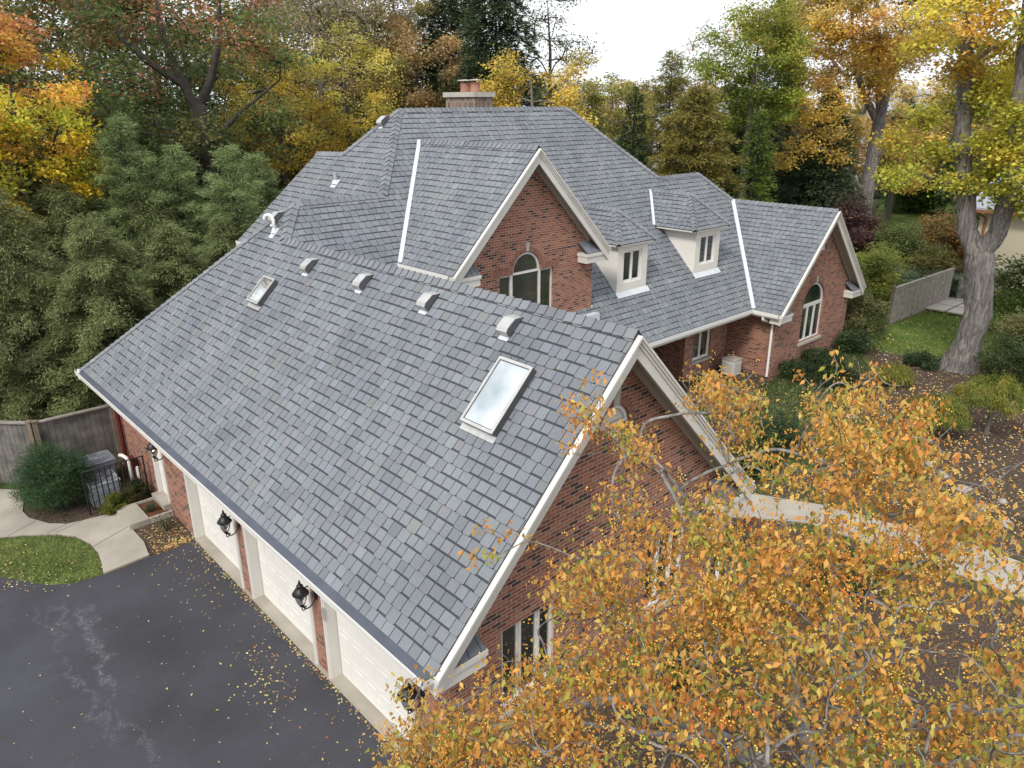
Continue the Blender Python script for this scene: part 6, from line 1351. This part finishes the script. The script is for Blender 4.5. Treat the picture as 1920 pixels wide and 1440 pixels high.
R_ = [('corner_shrub', 'tall olive shrub at the corner of the right wing', (32.0, 12.9), 1.2, 2.4, OLS, 11000, .09), ('corner_shrub', 'dark low shrub below the olive shrub at the house corner', (30.3, 12.3), .9, 1.0, DGS, 6000, .08),
      ('yew_shrub', 'dark low yew under the arched window of the right wing', (27.6, 12.4), 1.2, .7, DGS, 8000, .07), ('yew_shrub', 'dark low yew between the downspout and the arched window', (25.7, 12.3), 1.0, .6, [(.03, .06, .02), (.055, .085, .03)], 8000, .07),
      ('low_hedge', 'flat dark bush in the mulch at the lawn edge', (30.5, 9.7), .9, .5, DGS, 5000, .07), ('low_hedge', 'dark mounded bush in the middle of the mulch bed', (26.2, 10.8), 1.2, .5, [(.03, .05, .02), (.05, .07, .025)], 7000, .07),
      ('yellow_shrub', 'bright yellow green bamboo like shrub behind the right wing', (37.0, 14.9), 1.9, 3.4, YGS, 12000, .12), ('grey_shrub', 'grey green shrub behind the grey fence', (39.6, 14.3), 1.4, 2.2, GGS, 11000, .10), ('grey_shrub', 'second grey green shrub further along the grey fence', (42.3, 14.1), 1.3, 1.9, [(.08, .12, .045), (.13, .17, .06)], 9000, .11),
      ('yellow_shrub', 'yellow green shrub to the left of the grey fence end', (41.4, 16.2), 1.7, 2.7, YGS, 9000, .11), ('weeping_shrub', 'pale green mop headed shrub behind the yellow green ones', (50.5, 18.9), 1.8, 2.7, [(.18, .22, .07), (.14, .18, .06)], 9000, .13),
      ('orange_shrub', 'rounded orange bronze shrub in front of the neighbour building', (55.5, 17.6), 2.6, 2.6, [(.34, .19, .07), (.28, .16, .06), (.20, .17, .06)], 12000, .16), ('green_shrub', 'round bright green shrub at the back of the far lawn', (75.5, 27.3), 3.2, 4.0, [(.06, .11, .02), (.09, .15, .025)], 10000, .26),
      ('yellow_shrub', 'low yellowish shrub under the orange bronze one', (49.5, 16.2), 1.8, 1.4, [(.22, .20, .06), (.15, .17, .05)], 7000, .12), ('dark_shrub', 'dark shrub at the foot of the grey fence beside the slabs', (42.9, 12.9), 1.1, 1.2, GGS, 6000, .1),
      ('olive_shrub', 'large olive green shrub at the right edge beside the maple trunk', (32.6, 6.9), 1.5, 2.9, OLS, 15000, .09), ('green_shrub', 'green shrub rising behind the maple at the right edge', (37.6, 8.2), 2.2, 4.6, [(.12, .18, .04), (.17, .22, .05)], 14000, .13),
      ('olive_shrub', 'dull green shrub right of the maple base at the picture edge', (30.3, 6.7), 1.3, 2.0, [(.08, .11, .04), (.06, .09, .03)], 9000, .08), ('purple_shrub', 'purple leaved shrub at the foot of the tall pale trunk', (49.5, 21.5), 2.2, 4.2, [(.13, .06, .06), (.10, .075, .06), (.17, .09, .08)], 9000, .16),
      ('dark_shrub', 'dark bush hugging the front path near the garage wing', (17.9, 9.7), .9, .8, DGS, 6000, .06), ('dark_shrub', 'dark holly like bush beneath the crabapple by the path', (14.6, 5.3), .9, .9, DGS, 6000, .06), ('green_shrub', 'green bush in the bed between porch and garage wing', (16.9, 12.0), 1.0, 1.0, [(.05, .085, .03), (.07, .11, .04)], 6000, .06),
      ('dark_shrub', 'dark shrub beneath the crabapple near the garage windows', (9.6, 5.9), .8, .9, DGS, 5000, .05), ('green_shrub', 'low green mound in the bed right of the front path', (20.6, 6.6), .8, .5, [(.09, .12, .03), (.12, .14, .04)], 4000, .06), ('grey_shrub', 'low bluish juniper beside the boulders', (22.3, 6.9), 1.1, .5, [(.07, .10, .07), (.06, .085, .055)], 5000, .06), ('dark_shrub', 'dark bush behind the crabapple crown in the right bed', (19.6, 9.8), 1.1, 1.1, DGS, 7000, .07)]
for i, (nm, lb, loc, r, h, pal, n, sz) in enumerate(R_): shrub(nm, lb, loc, r, h, pal, 200+i, n, sz, lumps=18)
# weeping dwarf pines
def weeping(label, x, y, hs, r, hc, seed):
    rs = np.random.default_rng(seed); t = thing('weeping_pine', label, 'dwarf pine', (x, y, gz(x, y))); mb = MB()
    mb.tube([(0, 0, -.05), (.06, .02, hs*.6), (.0, .0, hs+hc*.5)], [.075, .06, .04], 7, cap=False)
    P = []; 
    for i in range(120):
        a = rs.uniform(0, 6.28); q = rs.uniform(.1, 1)**.6; P.append((r*q*math.cos(a), r*q*math.sin(a), hs+hc*(1-.55*q*q)*rs.uniform(.55, 1)))
    P = np.array(P); mb2 = mb; 
    for p in P[::5]: mb.tube([(0, 0, hs*.9), tuple(p)], [.02, .008], 3, cap=False)
    I = np.repeat(np.arange(len(P)), 75); n = len(I); d = unit(P[I]*np.array([1, 1, 0])+1e-3); al = d*.35+rs.normal(0, .35, (n, 3)); al[:, 2] -= .75
    V, F = diamond_cards(P[I]+rs.normal(0, .085, (n, 3)), al, rs.normal(0, 1, (n, 3)), .17*rs.uniform(.6, 1.3, n), np.full(n, .018)); c = np.array([(.13, .18, .035), (.22, .24, .05), (.34, .28, .06)])[rs.integers(0, 3, len(P))][I]*rs.uniform(.7, 1.2, (n, 1))
    mb.build('trunk', M['bark'], t); fast_mesh('crown', V, F, c, M['needle'], t)
weeping('weeping golden green dwarf pine on a bare stem at the right edge', 25.2, 5.8, .9, 1.0, 1.0, 90)
weeping('weeping golden green dwarf pine half hidden behind the orange crabapple', 23.9, 6.9, .4, .8, 1.0, 91)
weeping('small golden dwarf pine in the dark bed before the right wing', 27.6, 9.6, .2, .5, .5, 92)
# striped ornamental grass
rs = np.random.default_rng(7); n = 260; t = thing('striped_grass', 'clump of pale striped strap leaved grass by the boulders', 'ornamental grass', (20.3, 2.9, gz(20.3, 2.9))); mb = MB()
for i in range(n):
    a = rs.uniform(0, 6.28); L = rs.uniform(.3, .65); x, y = rs.normal(0, .16, 2); q = [(x+math.cos(a)*L*f, y+math.sin(a)*L*f, .75*L*math.sin(f*2.4)+.02) for f in np.linspace(0, 1, 5)]; s = Vector((-math.sin(a), math.cos(a), 0))*.011
    c = random.choice(((.42, .46, .24), (.26, .34, .12), (.5, .5, .32)))
    for k in range(4): A_, B_ = Vector(q[k]), Vector(q[k+1]); w0, w1 = 1-k/5, 1-(k+1)/5; mb.face([A_-s*w0, A_+s*w0, B_+s*w1, B_-s*w1], 0, c)
mb.build('blades', M['needle'], t, attr=True)

# individual labels for look-alikes, ordered by bearing from the left
ORD = 'leftmost,second,third,fourth,fifth,sixth,seventh,eighth,ninth,tenth,eleventh,twelfth,thirteenth,fourteenth,fifteenth,sixteenth,seventeenth,eighteenth,nineteenth,twentieth,twenty-first,twenty-second,twenty-third,twenty-fourth,twenty-fifth,twenty-sixth,twenty-seventh,twenty-eighth'.split(',')
def order_labels(group, what, where):
    os_ = [o for o in COL.objects if o.parent is None and o.get('group') == group]
    os_.sort(key=lambda o: math.atan2(o.location.x, o.location.y))
    for i, o in enumerate(os_): o['label'] = '%s, %s %s' % (what, ORD[i] if i == 0 else ORD[i]+' from the left', where)
order_labels('dark broadleaf trees of the wood behind', 'dark green broadleaf tree', 'in the shaded wood behind the house')
order_labels('dark broadleaf trees beyond the far lawn', 'dark green broadleaf tree', 'in the row beyond the far lawn')
order_labels('boulders edging the garden bed', 'grey garden boulder', 'in the rock edging by the front path')
for f_ in ('ochre', 'dull green', 'russet'): order_labels('distant %s trees on the skyline' % f_, 'distant hazy %s tree' % f_, 'of that colour on the skyline')
